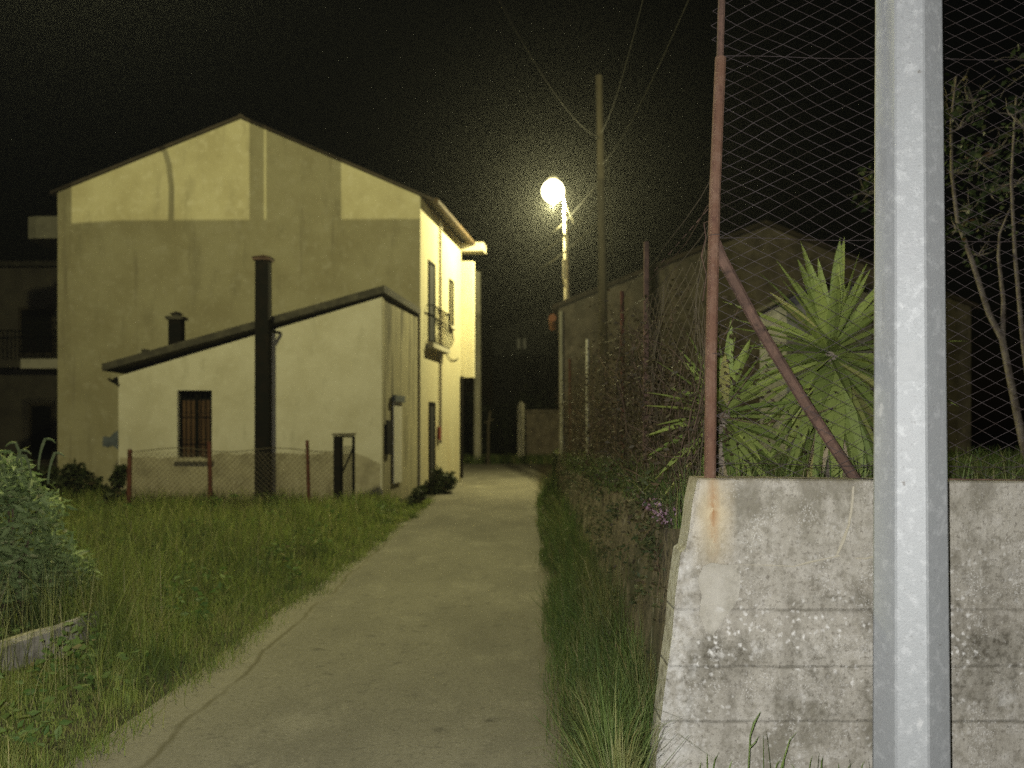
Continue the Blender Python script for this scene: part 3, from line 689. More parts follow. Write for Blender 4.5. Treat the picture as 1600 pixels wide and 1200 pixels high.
g.add(vs, [(i*5+k, i*5+k+1, (i+1)*5+k+1, (i+1)*5+k) for i in range(len(KP)-1) for k in range(4)] + [(0,1,2,3,4), tuple((len(KP)-1)*5+k for k in (4,3,2,1,0))])
tag(g.build('stone_kerb', M['kerb'], origin=KP[2]*1.0), 'broken pale concrete kerb showing through the grass below the left shrub', 'kerb')
def bush(label, cs, rs, m, size, base, dens=1500, name='bush'):
    b = thing(name, label, 'bush', base)
    g = MB(); base = Vector(base)
    for c in cs: g.tube([base + Vector((random.uniform(-.1,.1),0,-.02)), base.lerp(Vector(c),.6), Vector(c)], [.02,.014,.006], 5)
    g.build('stem', M['twig'], b)
    leaves('foliage', clumps(cs, rs, [int(dens*r) for r in rs]), size, m, b); return b
bush('dark scrubby bush against the left end of the gable wall', [W(px,py,21.0) for px,py in [(95,765),(130,755),(115,740),(150,775),(75,745),(170,790),(100,790),(140,795)]], [.35,.32,.25,.3,.25,.25,.4,.3], M['dark_leaf'], .13, (X(118,21.0),21.0,0))
bush('small dark bush between the fence post and the lean-to corner', [W(px,py,19.0) for px,py in [(185,750),(180,775),(190,735),(175,795)]], [.14,.18,.1,.25], M['dark_leaf'], .11, (X(184,19.0),19.0,0))
bush('dark rounded bush at the foot of the house by the lane', [W(px,py,23.6) for px,py in [(690,758),(675,765),(700,750),(668,775),(685,742)]], [.26,.26,.2,.2,.16], M['dark_leaf'], .10, (X(683,23.6),23.6,0), 2200)
bush('low weedy bush at the near corner of the lean-to', [W(px,py,19.6) for px,py in [(648,785),(655,770),(640,800)]], [.16,.14,.18], M['dark_leaf'], .10, (X(648,19.6),19.6,0), 1800)

# ---------------------------------------------------------------- main house
NR, NL = Vector((X(655,23.8),23.8,0)), Vector((X(90,24.0),24.0,0))
FR = Vector((X(719,29.4),29.4,0)); FL = NL + (FR-NR)
ze, zel = Z(306,23.8), Z(301,24.0)
RG = W(376,186,23.9); RGf = RG + (FR-NR)
hs = thing('house', 'two-storey house with a tall ochre gable and a lamp-lit side wall along the lane', 'house', (NR.x, NR.y, 0))
def up(p, z): return Vector((p.x, p.y, z))
g = MB()
pf = [up(NR,-.1), up(NL,-.1), up(NL,zel), RG, up(NR,ze)]
g.prism(pf, FR-NR)  # gable body
wall = g.build('wall', M['ochre'], hs)
side = (FR-NR).normalized(); out = Vector((side.y, -side.x, 0))   # out of the lane-side wall
def S(t, z, o=0): return NR + side*t + out*o + Vector((0,0,z))
LEN = (FR-NR).length
# lane-side skin of paler render, butted 3 mm proud of the body, with real openings
g = MB(); g.add([S(0,-.1,.003), S(LEN,-.1,.003), S(LEN,ze-.02,.003), S(0,ze-.02,.003), S(0,-.1,.03), S(LEN,-.1,.03), S(LEN,ze-.02,.03), S(0,ze-.02,.03)],
      [(0,1,2,3),(4,5,6,7),(0,1,5,4),(1,2,6,5),(2,3,7,6),(3,0,4,7)])
skin = g.build('lane_wall', M['yellow_side'], hs)
def tpx(px):
    k = (px-HX)/F; return (k*NR.y - NR.x)/(side.x - k*side.y)
def opening(px0, px1, z0, z1, kind):
    t0, t1 = tpx(px0), tpx(px1)
    f = MB(); w = .07
    for a, b in ((t0, t0+w), (t1-w, t1)): f.add([S(a,z0,.033), S(b,z0,.033), S(b,z1,.033), S(a,z1,.033), S(a,z0,.065), S(b,z0,.065), S(b,z1,.065), S(a,z1,.065)], [(0,1,2,3),(4,5,6,7),(0,1,5,4),(1,2,6,5),(2,3,7,6),(3,0,4,7)])
    f.add([S(t0+w,z1-w,.033), S(t1-w,z1-w,.033), S(t1-w,z1,.033), S(t0+w,z1,.033), S(t0+w,z1-w,.063), S(t1-w,z1-w,.063), S(t1-w,z1,.063), S(t0+w,z1,.063)], [(0,1,2,3),(4,5,6,7),(0,1,5,4),(1,2,6,5),(2,3,7,6),(3,0,4,7)])
    fr = f.build(kind, M['black_metal'], hs)
    p = MB(); p.add([S(t0+w,z0,.036), S(t1-w,z0,.036), S(t1-w,z1-w,.036), S(t0+w,z1-w,.036), S(t0+w,z0,.044), S(t1-w,z0,.044), S(t1-w,z1-w,.044), S(t0+w,z1-w,.044)], [(0,1,2,3),(4,5,6,7),(0,1,5,4),(1,2,6,5),(2,3,7,6),(3,0,4,7)])
    p.build('pane', M['glass'] if kind == 'window' else M['dark'], fr)
    if kind == 'window':
        s = MB(); s.add([S(t0-.06,z0-.07,.033), S(t1+.06,z0-.07,.033), S(t1+.06,z0,.033), S(t0-.06,z0,.033), S(t0-.06,z0-.07,.13), S(t1+.06,z0-.07,.13), S(t1+.06,z0,.13), S(t0-.06,z0,.13)], [(0,1,2,3),(4,5,6,7),(0,1,5,4),(1,2,6,5),(2,3,7,6),(3,0,4,7)])
        s.build('sill', M['pale_slab'], fr)
opening(667,677, 3.85, 5.95, 'balcony_door'); opening(699.5,706, 4.55, 5.9, 'window'); opening(668,677, .05, 2.3, 'front_door')
# balcony slab with bellied iron railing
t0, t1 = tpx(664), tpx(691)
g = MB(); g.add([S(t0,3.66,.033), S(t1,3.66,.033), S(t1,3.8,.033), S(t0,3.8,.033), S(t0,3.68,.22), S(t1,3.68,.22), S(t1,3.8,.22), S(t0,3.8,.22)], [(0,1,2,3),(4,5,6,7),(0,1,5,4),(1,2,6,5),(2,3,7,6),(3,0,4,7)])
bal = g.build('balcony', M['pale_slab'], hs)
g = MB()
def belly(t, base=.19): return [S(t, 3.8+z, base+o) for z, o in ((0,0),(.12,.10),(.28,.15),(.45,.11),(.65,.04),(.95,.02))]
for t in np.linspace(t0+.05, t1-.05, 13): g.tube(belly(t), .011, 5)
for z, o in ((.02,.0),(.95,.02)): g.bar(S(t0,3.8+z,.19+o), S(t1,3.8+z,.19+o), .03, .025)
for t in (t0+.03, t1-.03): g.bar(S(t,4.75,.03), S(t,4.75,.21), .025, .025); g.bar(S(t,3.84,.03), S(t,3.84,.19), .02, .02)
g.build('railing', M['black_metal'], bal)
# downpipes, meter box, cables on the wall
g = MB(); t = tpx(684); g.tube([S(t, ze-.1, .08), S(t, 1.2, .08)], .035, 8); g.build('downpipe', M['gutter'], hs)
g = MB(); t = tpx(717); g.tube([S(t, 3.2, .09), S(t, .1, .09)], .045, 8); g.build('downpipe', M['black_metal'], hs)
g = MB(); t = tpx(681); g.add([S(t,1.3,.033), S(t+.22,1.3,.033), S(t+.22,1.65,.033), S(t,1.65,.033), S(t,1.3,.10), S(t+.22,1.3,.10), S(t+.22,1.65,.10), S(t,1.65,.10)], [(0,1,2,3),(4,5,6,7),(0,1,5,4),(1,2,6,5),(2,3,7,6),(3,0,4,7)])
g.build('letter_box', M['red'], hs)
g = MB(); g.tube([S(tpx(686)+q*2.6, 4.0 - .28*q - .25*math.sin(q*math.pi), .06) for q in np.linspace(0,1,9)], .012, 5); g.build('wall_cable', M['cable'], hs)
# overhanging bay at the far end of the lane side
g = MB(); zb0, zb1 = Z(590,29.5), Z(412,29.5)+.06; bo = .40
g.add([S(LEN+.02,zb0,.0), S(LEN+.35,zb0,.0), S(LEN+.35,zb0,bo), S(LEN+.02,zb0,bo), S(LEN+.02,zb1,.0), S(LEN+.35,zb1,.0), S(LEN+.35,zb1,bo), S(LEN+.02,zb1,bo)],
      [(0,1,2,3),(4,5,6,7),(0,1,5,4),(1,2,6,5),(2,3,7,6),(3,0,4,7)])
M['bay'] = layered('bay_render', (.58,.53,.36), [((.5,.45,.3), 2, .45, .7, I1)], .95, .25, 50)
g.build('bay', M['bay'], hs)
# roof: two tiled slopes with thickness
ridge_d = (FR-NR); gov = .05
def slope(pe, pr_, ov, th=.07):
    a = pe + (pe-pr_).normalized()*ov; f0 = -side*gov; f1 = side*(LEN+.5)
    u = Vector((0,0,.02)); t = Vector((0,0,th))
    A, Bq = a+u, pr_+u
    mb = MB(); mb.add([A+f0, A+f1, Bq+f1, Bq+f0, A+f0+t, A+f1+t, Bq+f1+t, Bq+f0+t], [(0,1,2,3),(4,5,6,7),(0,1,5,4),(1,2,6,5),(2,3,7,6),(3,0,4,7)]); return mb, A
mb, AR = slope(up(NR,ze), RG, .42); mb.build('roof_slope', M['roof'], hs)
mb, AL = slope(up(NL,zel), RG, .18); mb.build('roof_slope', M['roof'], hs)
g = MB(); A0 = AR + out*.04 + Vector((0,0,.02)); g.tube([A0 - side*gov*.7, A0 + side*(LEN+.5)], .07, 8); g.build('gutter', M['eave_wood'], hs)
g = MB(); E = AR + side*(LEN-.1) ; 
g.add([E+Vector((-.45,0,-.20)), E+out*.34+Vector((0,0,-.20)), E+out*.34+Vector((0,0,.06)), E+Vector((-.45,0,.06)), E+side*.62+Vector((-.45,0,-.20)), E+side*.62+out*.34+Vector((0,0,-.20)), E+side*.62+out*.34+Vector((0,0,.06)), E+side*.62+Vector((-.45,0,.06))],
      [(0,1,2,3),(4,5,6,7),(0,1,5,4),(1,2,6,5),(2,3,7,6),(3,0,4,7)]); g.build('bay_cornice', M['gutter'], hs)
g = MB(); RU = RG + Vector((0,0,.07)); g.tube([RU - side*gov, RU + side*(LEN+.5)], .05, 8); g.build('ridge_tiles', M['roof'], hs)
# balcony slabs showing past the left corner
g = MB(); d1 = 25.6; zt_, zb_ = Z(338,d1), Z(378,d1)
pl = [(X(92,d1)+.3, d1-.2), (X(62,d1), d1-.2), (X(47,d1), d1-.1), (X(41,d1), d1+.15), (X(41,d1), d1+2.2), (X(92,d1)+.3, d1+2.2)]
g.extrude_plan(pl, zb_+.06, zt_-.04); M['dim_slab'] = layered('dim_slab', (.24,.225,.17), [((.15,.14,.105), 2.5, .45, .7, I1)], .95); g.build('canopy', M['dim_slab'], hs)
g = MB(); g.box(X(38,26.5), NL.x+.25, 26.3, 28.4, Z(576,26.4), Z(561,26.4)); b2 = g.build('balcony', M['pale_slab'], hs)
g = MB()
for i in range(12): xq = X(40,26.4) + i*.08; g.bar((xq,26.36,Z(561,26.4)), (xq,26.36,Z(505,26.4)), .015, .015)
g.bar((X(38,26.4),26.36,Z(504,26.4)), (NL.x,26.36,Z(504,26.4)), .03, .03); g.build('railing', M['black_metal'], b2)

# ---------------------------------------------------------------- lean-to in front of the gable
d2 = 20.0; LX0, LX1 = X(185,d2), X(597,d2)
zr, zl = Z(462,d2), Z(462,d2) + (Z(592,d2)-Z(462,d2))
lt = thing('lean_to', 'low cream lean-to with a sloping roof and barred window built against the gable', 'outbuilding', (LX1, d2, 0))
ZL = Z(588,d2); ZR = Z(464,d2)
bk = NR.y - .004
g = MB(); g.prism([(LX0,d2,-.1),(LX1,d2,-.1),(LX1,d2,ZR),(LX0,d2,ZL)], (0,.30,0)); lw = g.build('wall', M['cream'], lt)
wx0, wx1, wz0, wz1 = X(277,d2), X(331,d2), Z(720,d2), Z(610,d2)
mw = lt.location.copy()
cb = MB(); cb.box(wx0-mw.x, wx1-mw.x, d2-.2-mw.y, d2+.6-mw.y, wz0, wz1)
lw.parent = None; cut(lw, [cb]); lw.parent = lt
# right side wall (streaked) from the front wall back to the house
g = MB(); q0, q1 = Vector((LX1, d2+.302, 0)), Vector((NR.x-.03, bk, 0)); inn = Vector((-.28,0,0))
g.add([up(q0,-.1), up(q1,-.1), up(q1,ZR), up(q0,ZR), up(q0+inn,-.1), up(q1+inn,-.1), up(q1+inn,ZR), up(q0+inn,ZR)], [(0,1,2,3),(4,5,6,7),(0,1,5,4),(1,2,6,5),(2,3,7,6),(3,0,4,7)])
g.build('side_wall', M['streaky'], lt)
g = MB(); g.box(LX0+.02, LX0+.3, d2+.302, 23.9, -.1, ZL-.02); g.build('side_wall', M['cream'], lt)
# return of streaked render on the front corner edge
g = MB(); g.add([(LX1+.004,d2+.004,-.05),(LX1+.004,d2+.30,-.05),(LX1+.004,d2+.30,ZR-.02),(LX1+.004,d2+.004,ZR-.02),(LX1+.012,d2+.004,-.05),(LX1+.012,d2+.30,-.05),(LX1+.012,d2+.30,ZR-.02),(LX1+.012,d2+.004,ZR-.02)],
      [(0,1,2,3),(4,5,6,7),(0,1,5,4),(1,2,6,5),(2,3,7,6),(3,0,4,7)]); g.build('corner_render', M['streaky'], lt)
# roof slab
ra, rb = Vector((X(163,d2), d2-.12, Z(580,d2))), Vector((LX1+.06, d2-.12, Z(458,d2)+.0))
g = MB(); sl = (rb.z-ra.z)/(rb.x-ra.x); th = .15
rbk = Vector((NR.x-.03+.07, bk-.002, 0)); 
g.add([ra, rb, Vector((rbk.x, rbk.y, rb.z+(rbk.x-rb.x)*0)), Vector((ra.x, rbk.y, ra.z)), ra+Vector((0,0,th)), rb+Vector((0,0,th)), Vector((rbk.x, rbk.y, rb.z+th)), Vector((ra.x, rbk.y, ra.z+th))],
      [(0,1,2,3),(4,5,6,7),(0,1,5,4),(1,2,6,5),(2,3,7,6),(3,0,4,7)])
g.build('roof', M['bitumen'], lt)
g = MB(); g.tube([(X(178,d2), d2+.1, Z(594,d2)), (X(178,d2), 23.7, Z(594,d2))], .07, 8); g.bar((X(170,d2),d2-.02,Z(592,d2)), (X(187,d2),d2-.02,Z(602,d2)), .04, .05); g.build('gutter', M['black_metal'], lt)
# plinth of worn render, wavy top
g = MB(); pts = []
for px in np.linspace(187, 594, 40):
    top = 715 if px < 330 else 709
    pts.append((px, top + 5*mnoise.noise(Vector((px*.05,0,3))) + (14 if px > 560 else 0)*((px-560)/34 if px > 560 else 0)))
top = [W(px,py,d2-.006) for px,py in pts]; bot = [Vector((p.x, d2-.006, -.05)) for p in top]
nP = len(top); front = top+bot; 
g.add(front + [p+Vector((0,.005,0)) for p in front], [(i, i+1, nP+i+1, nP+i) for i in range(nP-1)] + [(2*nP+i, 2*nP+i+1, i+1, i) for i in range(nP-1)] + [(0,nP,3*nP,2*nP),(nP-1,2*nP-1,4*nP-1,3*nP-1)])
pl_ob = g.build('plinth', M['old_patch'], lt)
# window: frame, shutter, bars, sill
fw = .05
g = MB()
for a in ((wx0+.002,wx0+fw,wz0+.002,wz1-.002),(wx1-fw,wx1-.002,wz0+.002,wz1-.002),(wx0+fw,wx1-fw,wz1-fw,wz1-.003),(wx0+fw,wx1-fw,wz0+.003,wz0+fw)): g.box(a[0],a[1],d2+.13,d2+.19,a[2],a[3])
g.box((wx0+wx1)/2-.03, (wx0+wx1)/2+.03, d2+.132, d2+.188, wz0+fw, wz1-fw)
win = g.build('window', M['black_metal'], lt)
g = MB(); g.box(wx0+fw, wx1-fw, d2+.20, d2+.23, wz0+.01, wz1-.2); g.build('shutter', M['curtain'], win)
g = MB(); g.box(wx0+.004, wx1-.004, d2+.24, d2+.27, wz0+.004, wz1-.004); g.build('pane', M['glass'], win)
g = MB()
for i in range(7): xq = wx0 + (i+.5)*(wx1-wx0)/7; g.tube([(xq,d2+.06,wz0-.0), (xq,d2+.06,wz1)], .009, 6)
for f_ in (.3,.68): g.bar((wx0,d2+.06,wz0+(wz1-wz0)*f_), (wx1,d2+.06,wz0+(wz1-wz0)*f_), .03, .012)
g.build('bars', M['black_metal'], win)
g = MB(); g.box(wx0-.05, wx1+.05, d2-.06, d2-.0065, wz0-.075, wz0-.012); g.build('sill', M['bitumen'], win)
# things on the streaked side: meter box and white pipe, wall box by the door
g = MB(); k = (606-HX)/F; 
def T(px, z, o=0):
    a, b = Vector((LX1,d2,0)), Vector((NR.x-.03,bk,0)); v = (b-a); kk = (px-HX)/F; t = (kk*a.y - a.x)/(v.x - kk*v.y)
    nn = Vector((v.y,-v.x,0)).normalized(); return a + v*t + nn*o + Vector((0,0,z))
def plate(mb, p0, p1, z0, z1, o0, o1): mb.add([T(p0,z0,o0),T(p1,z0,o0),T(p1,z1,o0),T(p0,z1,o0),T(p0,z0,o1),T(p1,z0,o1),T(p1,z1,o1),T(p0,z1,o1)], [(0,1,2,3),(4,5,6,7),(0,1,5,4),(1,2,6,5),(2,3,7,6),(3,0,4,7)])
plate(g, 602, 609.5, 1.05, 1.78, .014, .04); g.build('vent_grille', M['black_metal'], lt)
g = MB(); plate(g, 613.5, 626, .4, 2.2, .006, .03); g.build('side_door', M['white_pipe'], lt)
g = MB(); plate(g, 612, 628, 2.2, 2.34, .006, .08); g.build('door_hood', M['blue_grey'], lt)
# short stub pipe and flue on its roof
def roof_z(px): 
    x = X(px, 21.5); return ra.z + sl*(x-ra.x) + th
g = MB(); x = X(276,21.5); g.box(x-.14, x+.14, 21.36, 21.64, roof_z(276)-.05, Z(500,21.5)); ch = g.build('chimney', M['black_metal'], lt)
g = MB(); g.box(x-.19, x+.19, 21.31, 21.69, Z(500,21.5), Z(495,21.5)); g.lathe((x,21.5,Z(495,21.5)), [(.1,0),(.1,.06),(.16,.06),(.02,.12)], 12); g.build('cap', M['bitumen'], ch)
g = MB(); x = X(227,21.5); g.tube([(x,21.5,roof_z(227)-.05),(x,21.5,Z(546,21.5))], .09, 8); g.build('vent_pipe', M['bitumen'], lt)

# tall black flue standing in front of the lean-to
d3 = 19.55; fx = X(411.5,d3)
fl = thing('flue', 'tall black square flue with a terracotta cap standing in front of the lean-to', 'chimney', (fx, d3, 0))
g = MB(); z1 = Z(408,d3); w0, w1 = .145, .135
g.add([(fx-w0,d3-w0,-.05),(fx+w0,d3-w0,-.05),(fx+w0,d3+w0,-.05),(fx-w0,d3+w0,-.05),(fx-w1,d3-w1,z1),(fx+w1,d3-w1,z1),(fx+w1,d3+w1,z1),(fx-w1,d3+w1,z1)], [(0,3,2,1),(4,5,6,7),(0,1,5,4),(1,2,6,5),(2,3,7,6),(3,0,4,7)])
g.build('stack', M['black_metal'], fl)
g = MB(); g.box(fx-.175,fx+.175,d3-.175,d3+.175,z1,z1+.055); g.add([(fx-.2,d3-.2,z1+.055),(fx+.2,d3-.2,z1+.055),(fx+.2,d3+.2,z1+.055),(fx-.2,d3+.2,z1+.055),(fx,d3,z1+.13)], [(0,3,2,1),(0,1,4),(1,2,4),(2,3,4),(3,0,4)])
g.build('cap', M['brown_iron'], fl)
g = MB(); g.bar((fx+.13,d3,Z(517,d3)), (fx+.25,d3+.40,Z(517,d3)), .05, .05); g.build('bracket', M['black_metal'], fl)
# bluish crumpled sheet on the corner
g = MB(); pts = [(185,672),(178,676),(172,683),(161,682),(160,697),(168,699),(176,696),(184,702)]
g.prism([W(px,py,21.2) for px,py in pts], (0,.08,0)); g.box(X(183,21.2), X(189,21.2), 21.22, 21.27, Z(690,21.2), Z(682,21.2))
tag(g.build('metal_sheet', M['blue_grey'], origin=W(172,690,21.2)), 'ragged blue-grey metal sheet fixed at the left corner of the lean-to', 'metal sheet')

# wire fence with rusty posts in front of the lean-to
d4 = 18.4
lf = thing('wire_fence', 'low wire fence on thin rusty posts across the grass before the lean-to', 'fence', (X(330,d4), d4, 0))
for px, pyt, r, lean in ((203,702,.05,-2), (327,690,.045,2), (480,688,.036,3)):
    g = MB(); g.tube([(X(px+lean,d4), d4, -.05), (X(px+lean*.5,d4), d4, Z((pyt+800)/2,d4)), (X(px,d4), d4, Z(pyt,d4))], [r,r*.95,r*.9], 8); g.build('post', M['dark_rust'], lf)
g = MB(); chain_link(g, (X(203,d4), d4+.03, 0), (1,0,0), X(524,d4)-X(203,d4), .0, 1.16, .10, .10, .0042, .03); g.build('netting', M['wire_far'], lf)
g = MB(); g.tube([Vector((X(px,d4), d4+.03, Z(703+3*math.sin(px*.04),d4))) for px in np.linspace(203,524,30)], .007, 4); g.build('top_wire', M['wire_far'], lf)
gt = thing('gate', 'narrow dark wire gate on a thick post at the right end of low fence', 'gate', (X(530,d4), d4, 0))
g = MB(); g.box(X(522,d4), X(533,d4), d4-.07, d4+.07, -.05, Z(681,d4)); g.build('gate_post', M['black_metal'], gt)
g = MB(); xa, xb, za, zb = X(534.5,d4), X(550,d4), .16, Z(682,d4)
g.bar((xa,d4,za),(xa,d4,zb),.03,.03); g.bar((xb,d4+.18,za-.2),(xb,d4+.18,zb),.05,.05); g.bar((xa,d4,zb),(xb,d4+.18,zb),.035,.035); g.bar((xa,d4,za),(xb,d4+.18,za),.03,.03); g.bar((xa,d4,.75),(xb,d4+.18,1.25),.025,.025)
g.build('gate_frame', M['black_metal'], gt)
g = MB(); g.bar((X(522,d4)-.02,d4,Z(680.5,d4)+.02), (xb+.03,d4+.18,zb+.045), .14, .035); g.build('top_board', M['wood_pole'], gt)
g = MB(); chain_link(g, (xa,d4+.02,0), (xb-xa,.18,0), math.hypot(xb-xa,.18), za, zb, .05, .05, .0035, .005); g.build('netting', M['black_metal'], gt)

# ---------------------------------------------------------------- dim house behind on the left
nb = thing('neighbour_house', 'dim flat-roofed house with dark windows behind the left side of the gable house', 'house', (-19, 34, 0))
d5 = 34
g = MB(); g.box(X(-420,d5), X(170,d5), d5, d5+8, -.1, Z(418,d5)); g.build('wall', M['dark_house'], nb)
g = MB(); g.box(X(-430,d5), X(172,d5), d5-.3, d5+8.2, Z(418,d5)+.003, Z(410,d5)); g.build('roof', M['bitumen'], nb)
for x0, x1, y0, y1 in ((30,86,480,556),(46,86,630,722),(-120,-60,480,556)):
    g = MB(); a, b, c_, e_ = X(x0,d5), X(x1,d5), Z(y1,d5), Z(y0,d5)
    for bx in ((a,a+.1,c_,e_),(b-.1,b,c_,e_),(a+.1,b-.1,e_-.1,e_),(a+.1,b-.1,c_,c_+.1)): g.box(bx[0],bx[1],d5-.08,d5-.003,bx[2],bx[3])
    w = g.build('window', M['wood_pole'], nb); g = MB(); g.box(a+.1,b-.1,d5-.03,d5-.004,c_+.1,e_-.1); g.build('pane', M['glass'], w)
g = MB(); g.box(X(-30,d5-1), X(100,d5-1), d5-1, d5-.004, Z(577,d5), Z(566,d5)); nbk = g.build('balcony', M['dark_house'], nb)
g = MB()
for i in range(20): xq = X(-28,d5-1) + i*.14; g.bar((xq,d5-.95,Z(566,d5)), (xq,d5-.95,Z(522,d5)), .025, .025)
g.bar((X(-30,d5-1),d5-.95,Z(521,d5)), (X(100,d5-1),d5-.95,Z(521,d5)), .05, .05); g.build('railing', M['black_metal'], nbk)

# ---------------------------------------------------------------- stone building on the right
d6 = 22.0; bx0 = X(873,d6); bxr = X(1195,d6); bx1 = 2*bxr-bx0
zE, zRg = Z(480,d6), Z(352,d6)
sb = thing('stone_barn', 'dark rough stone building with a shallow gable on the right of the lane', 'building', (bx0, d6, .9))
dep = Vector((.45, 7, 0))
g = MB(); g.prism([(bx0,d6,.6),(bx1,d6,.6),(bx1,d6,zE),(bxr,d6,zRg),(bx0,d6,zE)], dep); g.build('wall', M['stone'], sb)
for e_, s_ in ((bx0,-1),(bx1,1)):
    A, Bq = Vector((e_+s_*.16, d6-.08, zE-.065+.01)), Vector((bxr, d6-.08, zRg+.01)); t = Vector((0,0,.1)); v = dep*1.02
    g = MB(); g.add([A,A+v,Bq+v,Bq,A+t,A+v+t,Bq+v+t,Bq+t], [(0,1,2,3),(4,5,6,7),(0,1,5,4),(1,2,6,5),(2,3,7,6),(3,0,4,7)]); g.build('roof_slope', M['roof'], sb)
g = MB(); g.tube([(bx0-.14,d6+.1,Z(489,d6)-.1), (bx0-.14+.1,d6+2.2,Z(489,d6)-.1)], .09, 10); g.build('gutter', M['terracotta'], sb)
g = MB(); g.tube([(bx0+.05,d6-.06,zE-.1),(bx0+.07,d6-.06,.9)], .045, 8); g.build('downpipe', M['grey_post'], sb)
# small grey outhouse
oh = thing('outhouse', 'small grey rendered outhouse behind the larger yucca', 'outbuilding', (X(1295,13), 13, 1.1))
g = MB(); o0, o1 = X(1229,13), X(1362,13)
g.prism([(o0,13,1.0),(o1,13,1.0),(o1,13,Z(452,13)),((o0+o1)/2-.1,13,Z(440,13)),(o0,13,Z(468,13))], (0,1.4,0)); g.build('wall', M['grey_render'], oh)
g = MB(); A, Bq, C_ = Vector((o0-.06,12.95,Z(470,13))), Vector(((o0+o1)/2-.1,12.95,Z(440,13)+.004)), Vector((o1+.06,12.95,Z(453,13)))
for p, q in ((A,Bq),(Bq,C_)): g.prism([p,q,q+Vector((0,0,.05)),p+Vector((0,0,.05))], (0,1.5,0))
g.build('roof', M['bitumen'], oh)

# ---------------------------------------------------------------- street lamp on its bracket pole
ld = 27.5; LP = W(864,296,ld)
sl_ = thing('street_lamp', 'lit street lamp glowing at the top of a slim pole above the stone building', 'street lamp', (X(886,ld), ld, 4.4))
g = MB(); g.tube([(X(886,ld),ld,4.2), (X(884.6,ld),ld,Z(400,ld)), (X(883.2,ld),ld,Z(318,ld)), (X(881,ld),ld,Z(300,ld)), (X(874,ld),ld,Z(292,ld)), (X(866,ld),ld,Z(292,ld))], [.075,.07,.055,.05,.045,.04], 10); g.build('pole', M['gutter'], sl_)
g = MB(); g.box(X(879,ld), X(884,ld), ld-.26, ld-.14, Z(438,ld), Z(408,ld)); g.tube([W(881,438,ld-.2), W(883,450,ld-.12)], .025, 6); g.build('junction_box', M['gutter'], sl_)
g = MB(); g.lathe((LP.x, ld, LP.z), [(.04,.44),(.08,.41),(.11,.385),(.14,.33),(.15,.30),(.05,.31)], 24); g.build('hood', M['grey_post'], sl_, smooth=False)
g = MB(); R = .33; g.lathe((LP.x, ld, LP.z-.05), [(max(.002,R*math.sin(a)), -R*math.cos(a)) for a in np.linspace(.01, math.pi-.05, 18)], 28); g.build('globe', M['globe'], sl_, smooth=True)
g = MB(); g.tube([(X(884,ld),ld-.05,Z(322,ld)), (X(895,ld),ld-.3,Z(352,ld))], .012, 5); g.build('stay_wire', M['cable'], sl_)

# ---------------------------------------------------------------- wooden pole and cables
wp = thing('wooden_pole', 'tall weathered wooden utility pole to the right of the street lamp', 'pole', (X(943,20), 20, .9))
g = MB(); g.tube([(X(945,20),20,.7), (X(941,20),20,Z(400,20)), (X(936,20),20,Z(118,20))], [.105,.09,.07], 10); g.build('shaft', M['wood_pole'], wp)
g = MB(); g.tube([W(943,238,19.9), W(949,246,19.88), W(952,280,19.9), W(953,330,19.9), W(957,400,19.9)], .014, 5); g.build('cable_drop', M['cable'], wp)
def cable(label, a, b, sag=.3, r=.011):
    a, b = Vector(a), Vector(b); g = MB()
    g.tube([a.lerp(b,t) - Vector((0,0,4*sag*t*(1-t))) for t in np.linspace(0,1,22)], r, 5)
    tag(g.build('overhead_cable', M['cable'], origin=a), label, 'cable', 'overhead cables')
PTp = W(937,215,20)
cable('overhead cable running from the wooden pole up to the top edge left of centre', PTp, W(775,-10,9), .25, .014)
cable('overhead cable running steeply from the wooden pole past the top edge above the lamp', W(937,210,20), W(1010,-20,8), .2, .005)
cable('rightmost overhead cable slanting from the wooden pole toward the top edge', W(938,260,20), W(1085,-20,8), .2, .005)
hc = S(LEN-.4, Z(415,29.3)-.0, .5)
cable('upper of the cables slung from the wooden pole down behind the street lamp', W(936,285,20.05), W(815,385,44), .4, .022)
cable('middle of the cables slung from the wooden pole down behind the street lamp', W(937,318,20.05), W(790,420,44), .3, .022)
cable('lowest of the cables slung from the wooden pole down behind the street lamp', W(938,345,20.05), W(800,435,44), .3, .022)

# ---------------------------------------------------------------- end of the lane: posts, low wall, hedge, far house
g = MB(); g.tube([(X(746,44),44,-.1),(X(746,44),44,Z(425,44))], [.19,.15], 10)
tag(g.build('concrete_pole', M['grey_post'], origin=(X(746,44),44,0)), 'dim grey utility pole at the end of the lane just past the house corner', 'pole')
g = MB(); x = X(814,45); g.box(x-.16,x+.16,44.84,45.16,-.1,Z(634,45)); g.add([(x-.2,44.8,Z(634,45)),(x+.2,44.8,Z(634,45)),(x+.2,45.2,Z(634,45)),(x-.2,45.2,Z(634,45)),(x,45,Z(626,45))], [(0,3,2,1),(0,1,4),(1,2,4),(2,3,4),(3,0,4)])
tag(g.build('gate_pillar', M['pale_slab'], origin=(x,45,0)), 'pale gate pillar standing in the dark at the end of the lane', 'pillar')
g = MB(); g.tube([(X(763,43),43,-.05),(X(763,43),43,Z(665,43)),(X(766,43),43,Z(642,43))], [.07,.06,.05], 7); g.bar(W(757,660,43), W(772,655,43), .06, .05)
tag(g.build('wooden_post', M['wood_pole'], origin=(X(763,43),43,0)), 'short crooked wooden post between the utility pole and the pale pillar', 'post')
g = MB(); g.box(X(822,46.5), X(960,46.5), 46.5, 46.8, -.1, Z(645,46.5)); g.box(X(820,46.5), X(962,46.5), 46.44, 46.86, Z(645,46.5), Z(640,46.5))
